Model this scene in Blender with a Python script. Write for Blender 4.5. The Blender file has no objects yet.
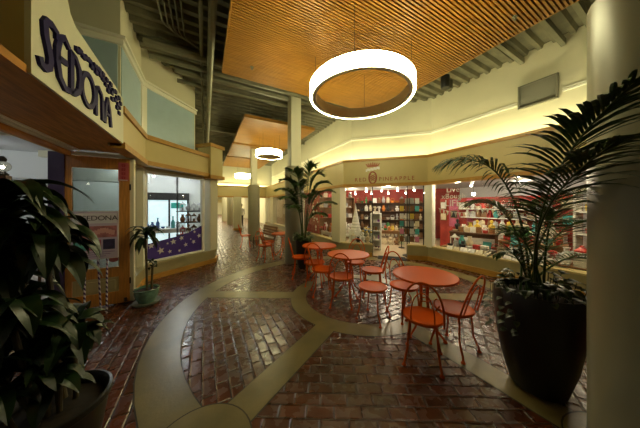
import bpy, bmesh, math, random
from mathutils import Vector, Matrix
random.seed(7)
PI = math.pi
C = bpy.context.scene.collection
rad = math.radians

# ------------------------------------------------------------------ materials
MATS = {}
def mat(name, col, rough=0.5, metal=0.0, spec=0.5, noise=0.0, nscale=6.0, bump=0.0, bscale=60.0, emit=None, estr=0.0, col2=None, coat=0.0, stretch=None):
    if name in MATS: return MATS[name]
    m = bpy.data.materials.new(name); m.use_nodes = True
    nt = m.node_tree; b = nt.nodes['Principled BSDF']
    b.inputs['Base Color'].default_value = (*col, 1)
    b.inputs['Roughness'].default_value = rough
    b.inputs['Metallic'].default_value = metal
    b.inputs['Specular IOR Level'].default_value = spec
    if coat: b.inputs['Coat Weight'].default_value = coat; b.inputs['Coat Roughness'].default_value = 0.12
    tc = None
    if noise or bump:
        tc = nt.nodes.new('ShaderNodeTexCoord')
        src = tc.outputs['Object']
        if stretch:
            mp = nt.nodes.new('ShaderNodeMapping'); mp.inputs['Scale'].default_value = stretch
            nt.links.new(src, mp.inputs['Vector']); src = mp.outputs['Vector']
    if noise:
        n = nt.nodes.new('ShaderNodeTexNoise'); n.inputs['Scale'].default_value = nscale; n.inputs['Detail'].default_value = 5
        nt.links.new(src, n.inputs['Vector'])
        r = nt.nodes.new('ShaderNodeValToRGB')
        c2 = col2 if col2 else tuple(max(0, c * (1 - noise)) for c in col)
        r.color_ramp.elements[0].position = 0.35; r.color_ramp.elements[0].color = (*c2, 1)
        r.color_ramp.elements[1].position = 0.65; r.color_ramp.elements[1].color = (*col, 1)
        nt.links.new(n.outputs['Fac'], r.inputs['Fac']); nt.links.new(r.outputs['Color'], b.inputs['Base Color'])
    if bump:
        n2 = nt.nodes.new('ShaderNodeTexNoise'); n2.inputs['Scale'].default_value = bscale
        nt.links.new(src, n2.inputs['Vector'])
        bp = nt.nodes.new('ShaderNodeBump'); bp.inputs['Strength'].default_value = bump; bp.inputs['Distance'].default_value = 0.01
        nt.links.new(n2.outputs['Fac'], bp.inputs['Height']); nt.links.new(bp.outputs['Normal'], b.inputs['Normal'])
    if emit:
        b.inputs['Emission Color'].default_value = (*emit, 1); b.inputs['Emission Strength'].default_value = estr
    MATS[name] = m
    return m

def glass_mat(name, tint=(0.97, 0.98, 0.96), refl=1.0):
    if name in MATS: return MATS[name]
    m = bpy.data.materials.new(name); m.use_nodes = True
    nt = m.node_tree; nt.nodes.remove(nt.nodes['Principled BSDF'])
    out = nt.nodes['Material Output']
    tr = nt.nodes.new('ShaderNodeBsdfTransparent'); tr.inputs['Color'].default_value = (*tint, 1)
    gl = nt.nodes.new('ShaderNodeBsdfGlossy'); gl.inputs['Roughness'].default_value = 0.02
    fr = nt.nodes.new('ShaderNodeFresnel'); ge = nt.nodes.new('ShaderNodeNewGeometry')
    mr = nt.nodes.new('ShaderNodeMapRange'); mr.inputs[3].default_value = 1.3; mr.inputs[4].default_value = 1 / 1.3
    nt.links.new(ge.outputs['Backfacing'], mr.inputs[0]); nt.links.new(mr.outputs[0], fr.inputs['IOR'])
    mul = nt.nodes.new('ShaderNodeMath'); mul.operation = 'MULTIPLY'; mul.inputs[1].default_value = refl
    mx = nt.nodes.new('ShaderNodeMixShader')
    nt.links.new(fr.outputs[0], mul.inputs[0]); nt.links.new(mul.outputs[0], mx.inputs[0])
    nt.links.new(tr.outputs[0], mx.inputs[1]); nt.links.new(gl.outputs[0], mx.inputs[2])
    nt.links.new(mx.outputs[0], out.inputs['Surface'])
    MATS[name] = m
    return m

def brick_mat():
    m = bpy.data.materials.new('brick_paving'); m.use_nodes = True
    nt = m.node_tree; b = nt.nodes['Principled BSDF']; L = nt.links.new
    uv = nt.nodes.new('ShaderNodeUVMap'); uv.uv_map = 'UVMap'
    # a slight wobble so the joints are not ruler straight
    nz = nt.nodes.new('ShaderNodeTexNoise'); nz.inputs['Scale'].default_value = 3.0
    L(uv.outputs[0], nz.inputs['Vector'])
    vm = nt.nodes.new('ShaderNodeVectorMath'); vm.operation = 'SCALE'; vm.inputs[3].default_value = 0.012
    L(nz.outputs['Color'], vm.inputs[0])
    va = nt.nodes.new('ShaderNodeVectorMath'); va.operation = 'ADD'
    L(uv.outputs[0], va.inputs[0]); L(vm.outputs[0], va.inputs[1])
    def brick(smooth, size):
        t = nt.nodes.new('ShaderNodeTexBrick')
        t.inputs['Scale'].default_value = 1.0
        t.inputs['Mortar Size'].default_value = size; t.inputs['Mortar Smooth'].default_value = smooth
        t.inputs['Brick Width'].default_value = 0.212; t.inputs['Row Height'].default_value = 0.108
        t.inputs['Bias'].default_value = -0.1
        L(va.outputs[0], t.inputs['Vector'])
        return t
    t = brick(0.3, 0.004)
    t.inputs['Color1'].default_value = (0.135, 0.036, 0.012, 1); t.inputs['Color2'].default_value = (0.070, 0.022, 0.009, 1)
    t.inputs['Mortar'].default_value = (0.035, 0.024, 0.014, 1)
    n1 = nt.nodes.new('ShaderNodeTexNoise'); n1.inputs['Scale'].default_value = 1.3; n1.inputs['Detail'].default_value = 4
    L(uv.outputs[0], n1.inputs['Vector'])
    mr = nt.nodes.new('ShaderNodeMapRange'); mr.inputs[1].default_value = 0.35; mr.inputs[2].default_value = 0.7
    mr.inputs[3].default_value = 0.6; mr.inputs[4].default_value = 1.15
    L(n1.outputs['Fac'], mr.inputs[0])
    mul = nt.nodes.new('ShaderNodeVectorMath'); mul.operation = 'SCALE'
    L(t.outputs['Color'], mul.inputs[0]); L(mr.outputs[0], mul.inputs[3])
    L(mul.outputs[0], b.inputs['Base Color'])
    mr2 = nt.nodes.new('ShaderNodeMapRange'); mr2.inputs[1].default_value = 0.3; mr2.inputs[2].default_value = 0.7
    mr2.inputs[3].default_value = 0.17; mr2.inputs[4].default_value = 0.36
    n3 = nt.nodes.new('ShaderNodeTexNoise'); n3.inputs['Scale'].default_value = 9.0; n3.inputs['Detail'].default_value = 3
    L(uv.outputs[0], n3.inputs['Vector']); L(n3.outputs['Fac'], mr2.inputs[0]); L(mr2.outputs[0], b.inputs['Roughness'])
    t2 = brick(1.0, 0.016)
    inv = nt.nodes.new('ShaderNodeMath'); inv.operation = 'SUBTRACT'; inv.inputs[0].default_value = 1.0
    L(t2.outputs['Fac'], inv.inputs[1])
    n2 = nt.nodes.new('ShaderNodeTexNoise'); n2.inputs['Scale'].default_value = 5.0; n2.inputs['Detail'].default_value = 3
    L(uv.outputs[0], n2.inputs['Vector'])
    ad = nt.nodes.new('ShaderNodeMath'); ad.operation = 'MULTIPLY_ADD'; ad.inputs[1].default_value = 0.75
    L(n2.outputs['Fac'], ad.inputs[0]); L(inv.outputs[0], ad.inputs[2])
    bp = nt.nodes.new('ShaderNodeBump'); bp.inputs['Strength'].default_value = 0.8; bp.inputs['Distance'].default_value = 0.008
    L(ad.outputs[0], bp.inputs['Height']); L(bp.outputs['Normal'], b.inputs['Normal'])
    b.inputs['Specular IOR Level'].default_value = 0.55
    return m

BRICK = brick_mat()
CONC = mat('band_concrete', (0.23, 0.185, 0.07), 0.30, noise=0.35, nscale=2.5, bump=0.12, bscale=40)
GROOVE = mat('joint', (0.03, 0.025, 0.015), 0.7)
CREAM = mat('cream_wall', (0.70, 0.66, 0.46), 0.6, noise=0.06, nscale=1.5)
FASC = mat('fascia_paint', (0.56, 0.455, 0.195), 0.45, noise=0.06, nscale=2)
BOARD = mat('sign_board_paint', (0.62, 0.62, 0.46), 0.5, noise=0.05, nscale=3)
TRIMW = mat('trim_wood', (0.54, 0.28, 0.045), 0.4, noise=0.3, nscale=8, stretch=(1, 1, 12))
SOFF = mat('soffit_wood', (0.60, 0.27, 0.05), 0.6, spec=.2, noise=0.35, nscale=5, stretch=(8, 0.7, 1))
DOORW = mat('door_wood', (0.64, 0.27, 0.045), 0.38, noise=0.3, nscale=5, stretch=(9, 9, 0.8))
SLATW = mat('slat_wood', (0.47, 0.215, 0.028), 0.45, noise=0.3, nscale=4, stretch=(0.6, 12, 12))
SLATB = mat('slat_backing', (0.05, 0.025, 0.01), 0.7)
DECK = mat('deck_metal', (0.18, 0.165, 0.095), 0.55, noise=0.35, nscale=4)
STEEL = mat('grey_steel', (0.24, 0.23, 0.15), 0.45, metal=0.3, noise=0.2, nscale=5)
TEAL = mat('teal_panel', (0.42, 0.57, 0.64), 0.35, noise=0.05)
WHITEM = mat('white_moulding', (0.86, 0.84, 0.70), 0.5)
RISER = mat('riser_paint', (0.36, 0.31, 0.15), 0.4, noise=0.1)
COLM = mat('column_paint', (0.29, 0.27, 0.18), 0.36, noise=0.08, nscale=2)
SHAFT = mat('shaft_paint', (0.62, 0.60, 0.44), 0.5)
GLASS = glass_mat('shop_glass')
PURPLE = mat('purple_paint', (0.055, 0.03, 0.10), 0.45)
PURPLE2 = mat('purple_film', (0.060, 0.03, 0.24), 0.4)
LETTER = mat('sign_purple', (0.012, 0.008, 0.075), 0.5, spec=.2)
WHITEW = mat('shop_white', (0.72, 0.74, 0.72), 0.6)
GREYC = mat('shop_ceiling', (0.60, 0.61, 0.62), 0.7)
RED = mat('shop_red', (0.36, 0.030, 0.018), 0.55, noise=.25, nscale=3)
PINK = mat('shop_pink', (0.40, 0.08, 0.15), 0.55)
BEIGE = mat('shop_floor_beige', (0.55, 0.44, 0.28), 0.4, noise=0.1)
ORANGE = mat('orange_metal', (0.66, 0.098, 0.002), 0.38, spec=0.12)
BLACK = mat('black_metal', (0.015, 0.014, 0.012), 0.45)
POTB = mat('black_pot', (0.012, 0.011, 0.009), 0.35, noise=0.3, nscale=9)
SOIL = mat('soil', (0.03, 0.02, 0.012), 0.9, noise=0.5, nscale=40)
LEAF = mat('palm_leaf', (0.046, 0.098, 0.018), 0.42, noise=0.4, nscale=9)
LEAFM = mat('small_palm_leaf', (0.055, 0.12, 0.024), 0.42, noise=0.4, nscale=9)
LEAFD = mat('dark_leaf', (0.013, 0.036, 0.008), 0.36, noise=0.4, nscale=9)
STEMG = mat('palm_stem', (0.10, 0.11, 0.03), 0.5, noise=0.3, nscale=15)
CANE = mat('cane', (0.11, 0.085, 0.035), 0.6, noise=0.4, nscale=20)
CELAD = mat('celadon', (0.16, 0.33, 0.24), 0.18, noise=0.4, nscale=14, coat=0.5)
DARKW = mat('dark_wood', (0.10, 0.045, 0.02), 0.45, noise=0.3, nscale=6)
BROWNW = mat('brown_wood', (0.27, 0.13, 0.045), 0.45, noise=0.3, nscale=6)
WHITEP = mat('white_paint', (0.78, 0.77, 0.72), 0.5)
INKR = mat('sign_red', (0.30, 0.035, 0.012), 0.5)
REDSIGN = mat('red_sign', (0.50, 0.10, 0.10), 0.5)
VENT = mat('vent_metal', (0.20, 0.19, 0.13), 0.5, metal=0.2)
RINGE = mat('ring_diffuser', (0.9, 0.9, 0.85), 0.5, emit=(1.0, 0.93, 0.50), estr=33.0)
RINGI = mat('ring_inner', (0.62, 0.57, 0.46), 0.5)
BULB = mat('spot_bulb', (1, 1, 1), 0.4, emit=(1.0, 0.92, 0.8), estr=40.0)
BULBC = mat('cool_bulb', (1, 1, 1), 0.4, emit=(0.95, 0.97, 1.0), estr=40.0)

# ------------------------------------------------------------------ mesh builder
class MB:
    def __init__(s): s.v = []; s.f = []; s.m = []; s.mi = 0
    def add(s, vs, fs):
        o = len(s.v); s.v += [tuple(v) for v in vs]
        for f in fs: s.f.append([o + i for i in f]); s.m.append(s.mi)
        return s
    def box(s, c, d, rz=0.0, M=None):
        x, y, z = d[0] / 2, d[1] / 2, d[2] / 2
        vs = [Vector((a * x, b * y, e * z)) for a in (-1, 1) for b in (-1, 1) for e in (-1, 1)]
        if M is None: M = Matrix.Rotation(rz, 3, 'Z')
        vs = [M @ v + Vector(c) for v in vs]
        return s.add(vs, [(0, 1, 3, 2), (4, 6, 7, 5), (0, 4, 5, 1), (2, 3, 7, 6), (0, 2, 6, 4), (1, 5, 7, 3)])
    def prism(s, poly, z0, z1):
        n = len(poly)
        a = sum(poly[i][0] * poly[(i + 1) % n][1] - poly[(i + 1) % n][0] * poly[i][1] for i in range(n))
        if a < 0: poly = poly[::-1]
        vs = [(p[0], p[1], z0) for p in poly] + [(p[0], p[1], z1) for p in poly]
        fs = [list(range(n))[::-1], [n + i for i in range(n)]] + [(i, (i + 1) % n, n + (i + 1) % n, n + i) for i in range(n)]
        return s.add(vs, fs)
    def tube(s, pts, r, n=8, closed=False, radii=None):
        pts = [Vector(p) for p in pts]; N = len(pts); vs = []; fs = []
        prev = None
        for i, p in enumerate(pts):
            if closed: d = pts[(i + 1) % N] - pts[i - 1]
            else: d = pts[min(i + 1, N - 1)] - pts[max(i - 1, 0)]
            if d.length < 1e-9: d = Vector((0, 0, 1))
            d.normalize()
            if prev is None:
                up = Vector((0, 0, 1)) if abs(d.z) < 0.9 else Vector((1, 0, 0))
                a = d.cross(up).normalized()
            else:
                a = prev - d * prev.dot(d)
                a = a.normalized() if a.length > 1e-6 else d.orthogonal().normalized()
            prev = a; b = d.cross(a)
            rr = radii[i] if radii else r
            for k in range(n):
                t = 2 * PI * k / n; vs.append(p + (a * math.cos(t) + b * math.sin(t)) * rr)
        for i in range(N if closed else N - 1):
            j = (i + 1) % N
            for k in range(n):
                l = (k + 1) % n; fs.append((i * n + k, i * n + l, j * n + l, j * n + k))
        if not closed:
            fs.append(list(range(n))[::-1]); fs.append([(N - 1) * n + k for k in range(n)])
        return s.add(vs, fs)
    def lathe(s, prof, n=24, c=(0, 0, 0), closed=False):
        vs = []; fs = []; N = len(prof)
        for r, z in prof:
            for k in range(n):
                t = 2 * PI * k / n; vs.append((c[0] + r * math.cos(t), c[1] + r * math.sin(t), c[2] + z))
        for i in range(N if closed else N - 1):
            j = (i + 1) % N
            for k in range(n):
                l = (k + 1) % n; fs.append((i * n + k, i * n + l, j * n + l, j * n + k))
        if not closed:
            if prof[0][0] > 1e-5: fs.append(list(range(n))[::-1])
            if prof[-1][0] > 1e-5: fs.append([(N - 1) * n + k for k in range(n)])
        return s.add(vs, fs)
    def ball(s, c, r, sx=1, sy=1, sz=1, n=12, m=8):
        prof = [(max(1e-6, math.sin(PI * i / m)) * r, -math.cos(PI * i / m) * r * sz) for i in range(m + 1)]
        o = len(s.v); s.lathe(prof, n, (0, 0, 0))
        for i in range(o, len(s.v)):
            v = s.v[i]; s.v[i] = (v[0] * sx + c[0], v[1] * sy + c[1], v[2] + c[2])
        return s
    def build(s, name, m, parent=None, smooth=False, bevel=0.0, loc=None, rz=None, angle=35):
        me = bpy.data.meshes.new(name); me.from_pydata(s.v, [], s.f); me.update()
        ms = m if isinstance(m, (list, tuple)) else [m]
        for q in ms: me.materials.append(q)
        if len(ms) > 1: me.polygons.foreach_set('material_index', s.m)
        bm = bmesh.new(); bm.from_mesh(me)
        bmesh.ops.remove_doubles(bm, verts=bm.verts, dist=1e-6)
        bmesh.ops.recalc_face_normals(bm, faces=bm.faces)
        bm.to_mesh(me); bm.free()
        o = bpy.data.objects.new(name, me); C.objects.link(o)
        if parent: o.parent = parent
        if loc: o.location = loc
        if rz is not None: o.rotation_euler = (0, 0, rz)
        if bevel:
            b = o.modifiers.new('bevel', 'BEVEL'); b.width = bevel; b.segments = 2; b.limit_method = 'ANGLE'; b.angle_limit = rad(50)
        if smooth:
            for p in me.polygons: p.use_smooth = True
            try: me.set_sharp_from_angle(angle=rad(angle))
            except Exception: pass
        return o

def tag(o, label, cat, group=None, kind=None):
    o['label'] = label; o['category'] = cat
    if group: o['group'] = group
    if kind: o['kind'] = kind
    return o
def thing(name, label, cat, loc=(0, 0, 0), rz=0.0, group=None):
    o = bpy.data.objects.new(name, None); C.objects.link(o); o.empty_display_size = 0.1
    o.location = loc; o.rotation_euler = (0, 0, rz)
    return tag(o, label, cat, group)
def struct(o): o['kind'] = 'structure'; return o
def dup(root, loc, rz, label=None, group=None):
    r = root.copy(); C.objects.link(r); r.location = loc; r.rotation_euler = (0, 0, rz)
    if label: r['label'] = label
    if group: r['group'] = group
    for ch in list(root.children):
        c = ch.copy(); C.objects.link(c); c.parent = r
        for g in list(ch.children):
            d = g.copy(); C.objects.link(d); d.parent = c
    return r

def offset(pts, d):
    """mitred offset of an open polyline; positive d = left of its heading"""
    out = []
    n = len(pts)
    nrm = []
    for i in range(n - 1):
        dx, dy = pts[i + 1][0] - pts[i][0], pts[i + 1][1] - pts[i][1]; l = math.hypot(dx, dy)
        nrm.append((-dy / l, dx / l))
    for i in range(n):
        if i == 0: a = nrm[0]; out.append((pts[i][0] + a[0] * d, pts[i][1] + a[1] * d)); continue
        if i == n - 1: a = nrm[-1]; out.append((pts[i][0] + a[0] * d, pts[i][1] + a[1] * d)); continue
        a, b = nrm[i - 1], nrm[i]
        k = 1 + a[0] * b[0] + a[1] * b[1]
        out.append((pts[i][0] + (a[0] + b[0]) * d / k, pts[i][1] + (a[1] + b[1]) * d / k))
    return out
def polywall(mb, pts, z0, z1, d0, d1):
    A, B = offset(pts, d0), offset(pts, d1)
    for i in range(len(pts) - 1):
        mb.prism([A[i], A[i + 1], B[i + 1], B[i]], z0, z1)
    return mb
def lerp(a, b, q): return tuple(a[i] + (b[i] - a[i]) * q for i in range(len(a)))

# camera numbers (used for ordering rows from left to right in labels)
CAMH = 1.6; YAW = rad(28.6)
def screen_u(x, y):
    t = math.sin(YAW) * x + math.cos(YAW) * y; l = math.cos(YAW) * x - math.sin(YAW) * y
    return l / t

# ------------------------------------------------------------------ floor
CX, CY = 2.38, 2.98
R1i, R1o, R2i, R2o, BW = 0.91, 1.17, 2.63, 2.98, 0.27
def make_floor():
    bm = bmesh.new(); uvl = bm.loops.layers.uv.new('UVMap')
    def face(pts, z, mi, ang=0.0, org=(0, 0)):
        vs = [bm.verts.new((p[0], p[1], z)) for p in pts]
        f = bm.faces.new(vs); f.material_index = mi
        ca, sa = math.cos(ang), math.sin(ang)
        for lo in f.loops:
            x, y = lo.vert.co.x - org[0], lo.vert.co.y - org[1]
            lo[uvl].uv = (x * ca + y * sa + 20, -x * sa + y * ca + 20)
        if f.normal.z < 0: f.normal_flip()
    def quadring(r0, r1, z, mi, n=72):
        for k in range(n):
            a, b = 2 * PI * k / n, 2 * PI * (k + 1) / n
            face([(CX + r0 * math.cos(a), CY + r0 * math.sin(a)), (CX + r1 * math.cos(a), CY + r1 * math.sin(a)),
                  (CX + r1 * math.cos(b), CY + r1 * math.sin(b)), (CX + r0 * math.cos(b), CY + r0 * math.sin(b))], z, mi)
    def disc(x, y, r, z, mi, ang=0.0, n=40):
        face([(x + r * math.cos(2 * PI * k / n), y + r * math.sin(2 * PI * k / n)) for k in range(n)], z, mi, ang, (CX, CY))
    face([(-8, -6), (12, -6), (12, 46), (-8, 46)], 0.0, 0, PI / 2)
    for k in range(6):
        phi = rad(60 * k)                       # bisector of the field
        a0, a1 = phi - rad(30), phi + rad(30)
        pts = []
        for q in range(13):
            a = a0 + (a1 - a0) * q / 12; pts.append((CX + R1i * math.cos(a), CY + R1i * math.sin(a)))
        for q in range(25):
            a = a1 + (a0 - a1) * q / 24; pts.append((CX + (R2i + .1) * math.cos(a), CY + (R2i + .1) * math.sin(a)))
        face(pts, 0.0015, 0, phi + PI / 2, (CX, CY))
    disc(CX, CY, R1i + .02, 0.0018, 0, rad(0))
    g = 0.010
    for k in range(6):                          # joints first, bands above them
        a = rad(30 + 60 * k); c, s = math.cos(a), math.sin(a)
        def rect(r0, r1, w): return [(CX + r0 * c - w * s, CY + r0 * s + w * c), (CX + r0 * c + w * s, CY + r0 * s - w * c),
                                     (CX + r1 * c + w * s, CY + r1 * s - w * c), (CX + r1 * c - w * s, CY + r1 * s + w * c)]
        face(rect(R1o - .05, R2i + .1, BW / 2 + g), 0.0025, 2)
        face(rect(R1o - .05, R2i + .1, BW / 2), 0.0042, 1)
    quadring(R2i - g, R2o + g, 0.0030, 2); quadring(R2i, R2o, 0.0046, 1)
    quadring(R1i - g, R1o + g, 0.0034, 2); quadring(R1i, R1o, 0.0050, 1)
    for k in range(6):
        a = rad(30 + 60 * k); x, y = CX + 2.80 * math.cos(a), CY + 2.80 * math.sin(a)
        if k in (2,): continue
        disc(x, y, 0.335 + g, 0.0054, 2); disc(x, y, 0.335, 0.0058, 1)
    me = bpy.data.meshes.new('floor'); bm.to_mesh(me); bm.free()
    for m in (BRICK, CONC, GROOVE): me.materials.append(m)
    o = bpy.data.objects.new('floor', me); C.objects.link(o)
    return struct(o)
make_floor()
f_ = MB(); f_.prism([(4.25, 10.1), (4.02, 5.85), (5.78, 4.02), (5.9, -3), (10.7, -3), (10.7, 5.7), (6.2, 10.2)], -0.03, 0.012)
struct(f_.build('floor_shop', BEIGE))

# ------------------------------------------------------------------ right hand storefronts
RF = [(4.2, 16.6), (3.97, 5.69), (5.7, 3.9), (5.7, -4.6)]
ZB, ZT = 2.26, 3.08
mb = MB(); polywall(mb, RF, ZB + .02, ZT - .06, 0.0, 0.10); struct(mb.build('wall_right_fascia', FASC))
mb = MB(); polywall(mb, RF, ZT - .07, ZT + .01, -0.03, 0.12); struct(mb.build('trim_1', TRIMW))
mb = MB(); polywall(mb, RF, ZB - .05, ZB + .045, -0.035, 0.16); struct(mb.build('trim_2', TRIMW))
mb = MB(); polywall(mb, RF, ZB + .0, ZB + .03, 0.10, 0.62); struct(mb.build('ceiling_cove_right', CREAM))
mb = MB(); polywall(mb, RF, 2.29, 4.95, 0.46, 0.58); struct(mb.build('wall_right_upper', CREAM))
mb = MB()
polywall(mb, RF[:3] + [(5.7, 2.05)], 3.84, 3.875, 0.440, 0.46); polywall(mb, RF[:3] + [(5.7, 2.05)], 3.895, 3.92, 0.446, 0.46)
polywall(mb, [(5.7, 1.36), (5.7, -4.6)], 3.84, 3.875, 0.440, 0.46); polywall(mb, [(5.7, 1.36), (5.7, -4.6)], 3.895, 3.92, 0.446, 0.46)
struct(mb.build('trim_3', WHITEM))
# risers, sills, posts and glass
def along(q, A, B): return lerp(A, B, q)
A_, B_ = RF[1], RF[2]
def riser(name, pts, h, d0=0.03):
    m1 = MB(); polywall(m1, pts, 0.0, h, d0, 0.22); struct(m1.build('wall_' + name + '_riser', RISER))
    m2 = MB(); polywall(m2, pts, 0.0, 0.13, d0 - .03, d0 + .02); struct(m2.build('baseboard_' + name, TRIMW))
    m3 = MB(); polywall(m3, pts, h, h + .035, d0 - .02, 0.26); struct(m3.build('trim_' + name + '_sill', WHITEM if name.startswith('window') else FASC))
corr = [RF[0], lerp(RF[1], RF[0], 0.0)]
riser('right_corridor', [RF[0], A_, along(.37, A_, B_)], 0.36)
riser('right_entrance', [along(.78, A_, B_), B_, (5.7, -4.6)], 0.40)
def pane(name, P, Q, z0, z1, d=0.12, m=None):
    m1 = MB(); polywall(m1, [P, Q], z0, z1, d, d + .012); return struct(m1.build(name, m or GLASS))
def post(name, P, w, z0, z1, m, ang, dp=0.16):
    m1 = MB(); m1.box((0, 0, (z0 + z1) / 2), (w, dp, z1 - z0)); o = m1.build(name, m, bevel=.008, loc=(P[0], P[1], 0), rz=ang); return struct(o)
angAB = math.atan2(B_[1] - A_[1], B_[0] - A_[0])
def offp(P, ang, d): return (P[0] - math.sin(ang) * d, P[1] + math.cos(ang) * d)
pane('window_1', (5.7, 3.78), (5.7, -4.6), 0.435, 2.24)
pane('window_2', along(.02, A_, B_), along(.37, A_, B_), 0.395, 2.24)
pane('window_3', along(.785, A_, B_), along(.965, A_, B_), 0.435, 2.24)
pane('window_4', (4.0, 9.3), (3.985, 6.42), 0.395, 2.24); pane('window_5', (4.12, 13.9), (4.07, 11.6), 0.395, 2.24)
post('trim_4', offp(B_, -PI / 2, .10), .22, 0.40, 2.24, WHITEM, -PI / 2 + rad(10), .22)
post('trim_5', (4.09, 6.14), .26, 0.36, 2.24, CREAM, 0, .52)
for i, y in enumerate((9.75, 11.25, 14.7, 16.2)):
    post('trim_%d' % (6 + i), (4.13 + (y - 9) * .02, y), .26, 0.36, 2.24, CREAM, 0, .75)
mb = MB()                                        # thin dark door frames beside the opening
for q in (.37, .782, .965):
    p = offp(along(q, A_, B_), angAB, .13); mb.box((p[0], p[1], 1.12), (.025, .035, 2.24), angAB)
struct(mb.build('door_1', BLACK))
# shop shells on the right
mb = MB(); mb.box((8.45, 7.95, 1.35), (6.4, .1, 2.7), -PI / 4)
mb.box((5.2, 10.25, 1.35), (2.1, .1, 2.7)); mb.box((8.3, -3.05, 1.35), (4.9, .1, 2.7)); struct(mb.build('wall_shop_back', RED)); mb = MB(); mb.box((10.75, 1.3, 1.35), (.1, 8.8, 2.7)); struct(mb.build('wall_shop_side', GREYC))
mb = MB(); mb.prism([(4.5, 10.2), (4.48, 5.98), (6.25, 4.15), (6.27, -3), (10.7, -3), (10.7, 5.7), (6.2, 10.2)], 2.45, 2.51); struct(mb.build('ceiling_shop', GREYC))
mb = MB(); mb.box((6.6, 13.4, 1.35), (.1, 6.4, 2.7)); mb.box((5.4, 16.7, 1.35), (2.4, .1, 2.7)); mb.box((5.4, 10.4, 1.35), (2.4, .1, 2.7)); struct(mb.build('wall_next_shop', mat('next_shop', (.5, .36, .2), .6)))
mb = MB(); mb.prism([(4.55, 10.4), (4.65, 16.7), (6.6, 16.7), (6.6, 10.4)], 2.70, 2.76); struct(mb.build('ceiling_next_shop', GREYC))

# ------------------------------------------------------------------ left hand storefront
LF = [(-1.02, 3.9), (-1.02, 5.25), (0.08, 6.52)]
LB, LT = 2.43, 2.98
mb = MB(); polywall(mb, LF, LB, LT - .04, 0.0, 0.14); struct(mb.build('wall_left_fascia', FASC))
mb = MB(); polywall(mb, LF, LT - .07, LT + .02, -0.035, 0.16); struct(mb.build('trim_10', TRIMW))
mb = MB(); polywall(mb, LF, LB - .03, LB + .06, -0.04, 0.12); struct(mb.build('trim_11', TRIMW))
# soffit, header and wall over the shop opening
mb = MB(); mb.prism([(-1.02, -4.6), (-1.02, 4.62), (-1.78, 4.62), (-1.78, -4.6)], 2.465, 2.52); struct(mb.build('ceiling_soffit_left', SOFF))
mb = MB(); mb.box((-1.80, 0.0, 2.42), (.05, 9.2, .12)); struct(mb.build('trim_12', SOFF))
mb = MB(); mb.box((-1.75, 0.0, 2.44), (.04, 9.2, .03)); mb.box((-1.69, 0.0, 2.452), (.025, 9.2, .02)); struct(mb.build('trim_13', WHITEM))
mb = MB(); mb.box((-1.30, -1.35, 3.71), (.2, 6.5, 2.4)); struct(mb.build('wall_left_near', mat('near_wall', (.36, .33, .18), .6)))
mb = MB(); mb.box((-1.14, -1.35, 2.52), (.16, 6.5, .12)); struct(mb.build('trim_14', TRIMW))
mb = MB(); mb.box((-1.10, 3.02, 2.73), (.14, 1.74, .50)); struct(mb.build('wall_left_sign_backing', FASC))
# raised upper wall with teal panels
UP = [(-3.4, 4.42), (-1.17, 4.42), (-1.17, 5.66), (-0.24, 6.78)]
mb = MB(); polywall(mb, UP, 2.55, 4.95, 0.0, 0.12); mb.box((-1.9, 7.3, 3.9), (3.4, .12, 2.2), rad(-17)); struct(mb.build('wall_left_upper', CREAM))
def inset(P, Q, a, b):
    l = math.hypot(Q[0] - P[0], Q[1] - P[1]); return [lerp(P, Q, a / l), lerp(P, Q, 1 - b / l)]
mb = MB()
for (i, a, b) in ((0, .55, .03), (1, .03, .10), (2, .10, .04)): polywall(mb, inset(UP[i], UP[i + 1], a, b), 2.7, 4.12, -0.012, 0.0)
struct(mb.build('trim_15', TEAL))
mb = MB(); polywall(mb, UP, 4.12, 4.20, -0.05, 0.0); polywall(mb, UP, 4.21, 4.25, -0.08, 0.0)
for (P, Q, a, b) in ((UP[1], UP[2], 1.14, 0.0), (UP[2], UP[3], 0.0, 1.36)):
    polywall(mb, inset(P, Q, a, b), 2.7, 4.12, -0.035, 0.0)
polywall(mb, inset(UP[0], UP[1], .47, 1.68), 2.7, 4.12, -0.035, 0.0)
struct(mb.build('trim_16', WHITEM))
mb = MB(); mb.prism([(-1.1, 4.0), (-1.1, 5.3), (.0, 6.55), (-.3, 6.9), (-1.3, 5.8), (-1.3, 4.4)], 2.86, 2.9); struct(mb.build('ceiling_left_ledge', CREAM))
# end block and post
mb = MB(); mb.box((0, 0, 2.86), (.42, .46, .86)); struct(mb.build('wall_left_block', FASC, loc=(.14, 6.78, 0), rz=rad(42)))
mb = MB(); mb.box((0, 0, 3.27), (.50, .54, .09)); mb.box((0, 0, 2.40), (.50, .54, .10)); struct(mb.build('trim_17', TRIMW, loc=(.14, 6.78, 0), rz=rad(42)))
mb = MB(); mb.box((0, 0, 1.355), (.24, .26, 1.99)); struct(mb.build('trim_18', CREAM, bevel=.01, loc=(.15, 6.80, 0), rz=rad(38)))
LW = [(-1.10, 4.66), (-1.10, 5.70), (0.25, 6.75), (.30, 7.1)]
mb = MB(); polywall(mb, LW, 0, .30, 0.0, .22); struct(mb.build('wall_left_riser', RISER))
mb = MB(); polywall(mb, LW, .30, .36, -.035, .26); struct(mb.build('trim_19', RISER))
mb = MB(); polywall(mb, LW, 0, .11, -.04, .02); struct(mb.build('baseboard_left', TRIMW))
angF3 = math.atan2(1.05, 1.35)
W0, W1 = lerp(LW[1], LW[2], .03), lerp(LW[1], LW[2], .80)
pane('window_6', W0, W1, .36, 2.36, .10)
pane('window_7', (-1.10, 4.82), (-1.10, 5.50), .36, 2.36, .10)
mb = MB()
for P in (lerp(LW[1], LW[2], .015), lerp(LW[1], LW[2], .815)):
    p = offp(P, angF3, .10); mb.box((p[0], p[1], 1.37), (.06, .09, 2.02), angF3)
p0 = offp(W0, angF3, .1); p1 = offp(W1, angF3, .1)
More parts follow.
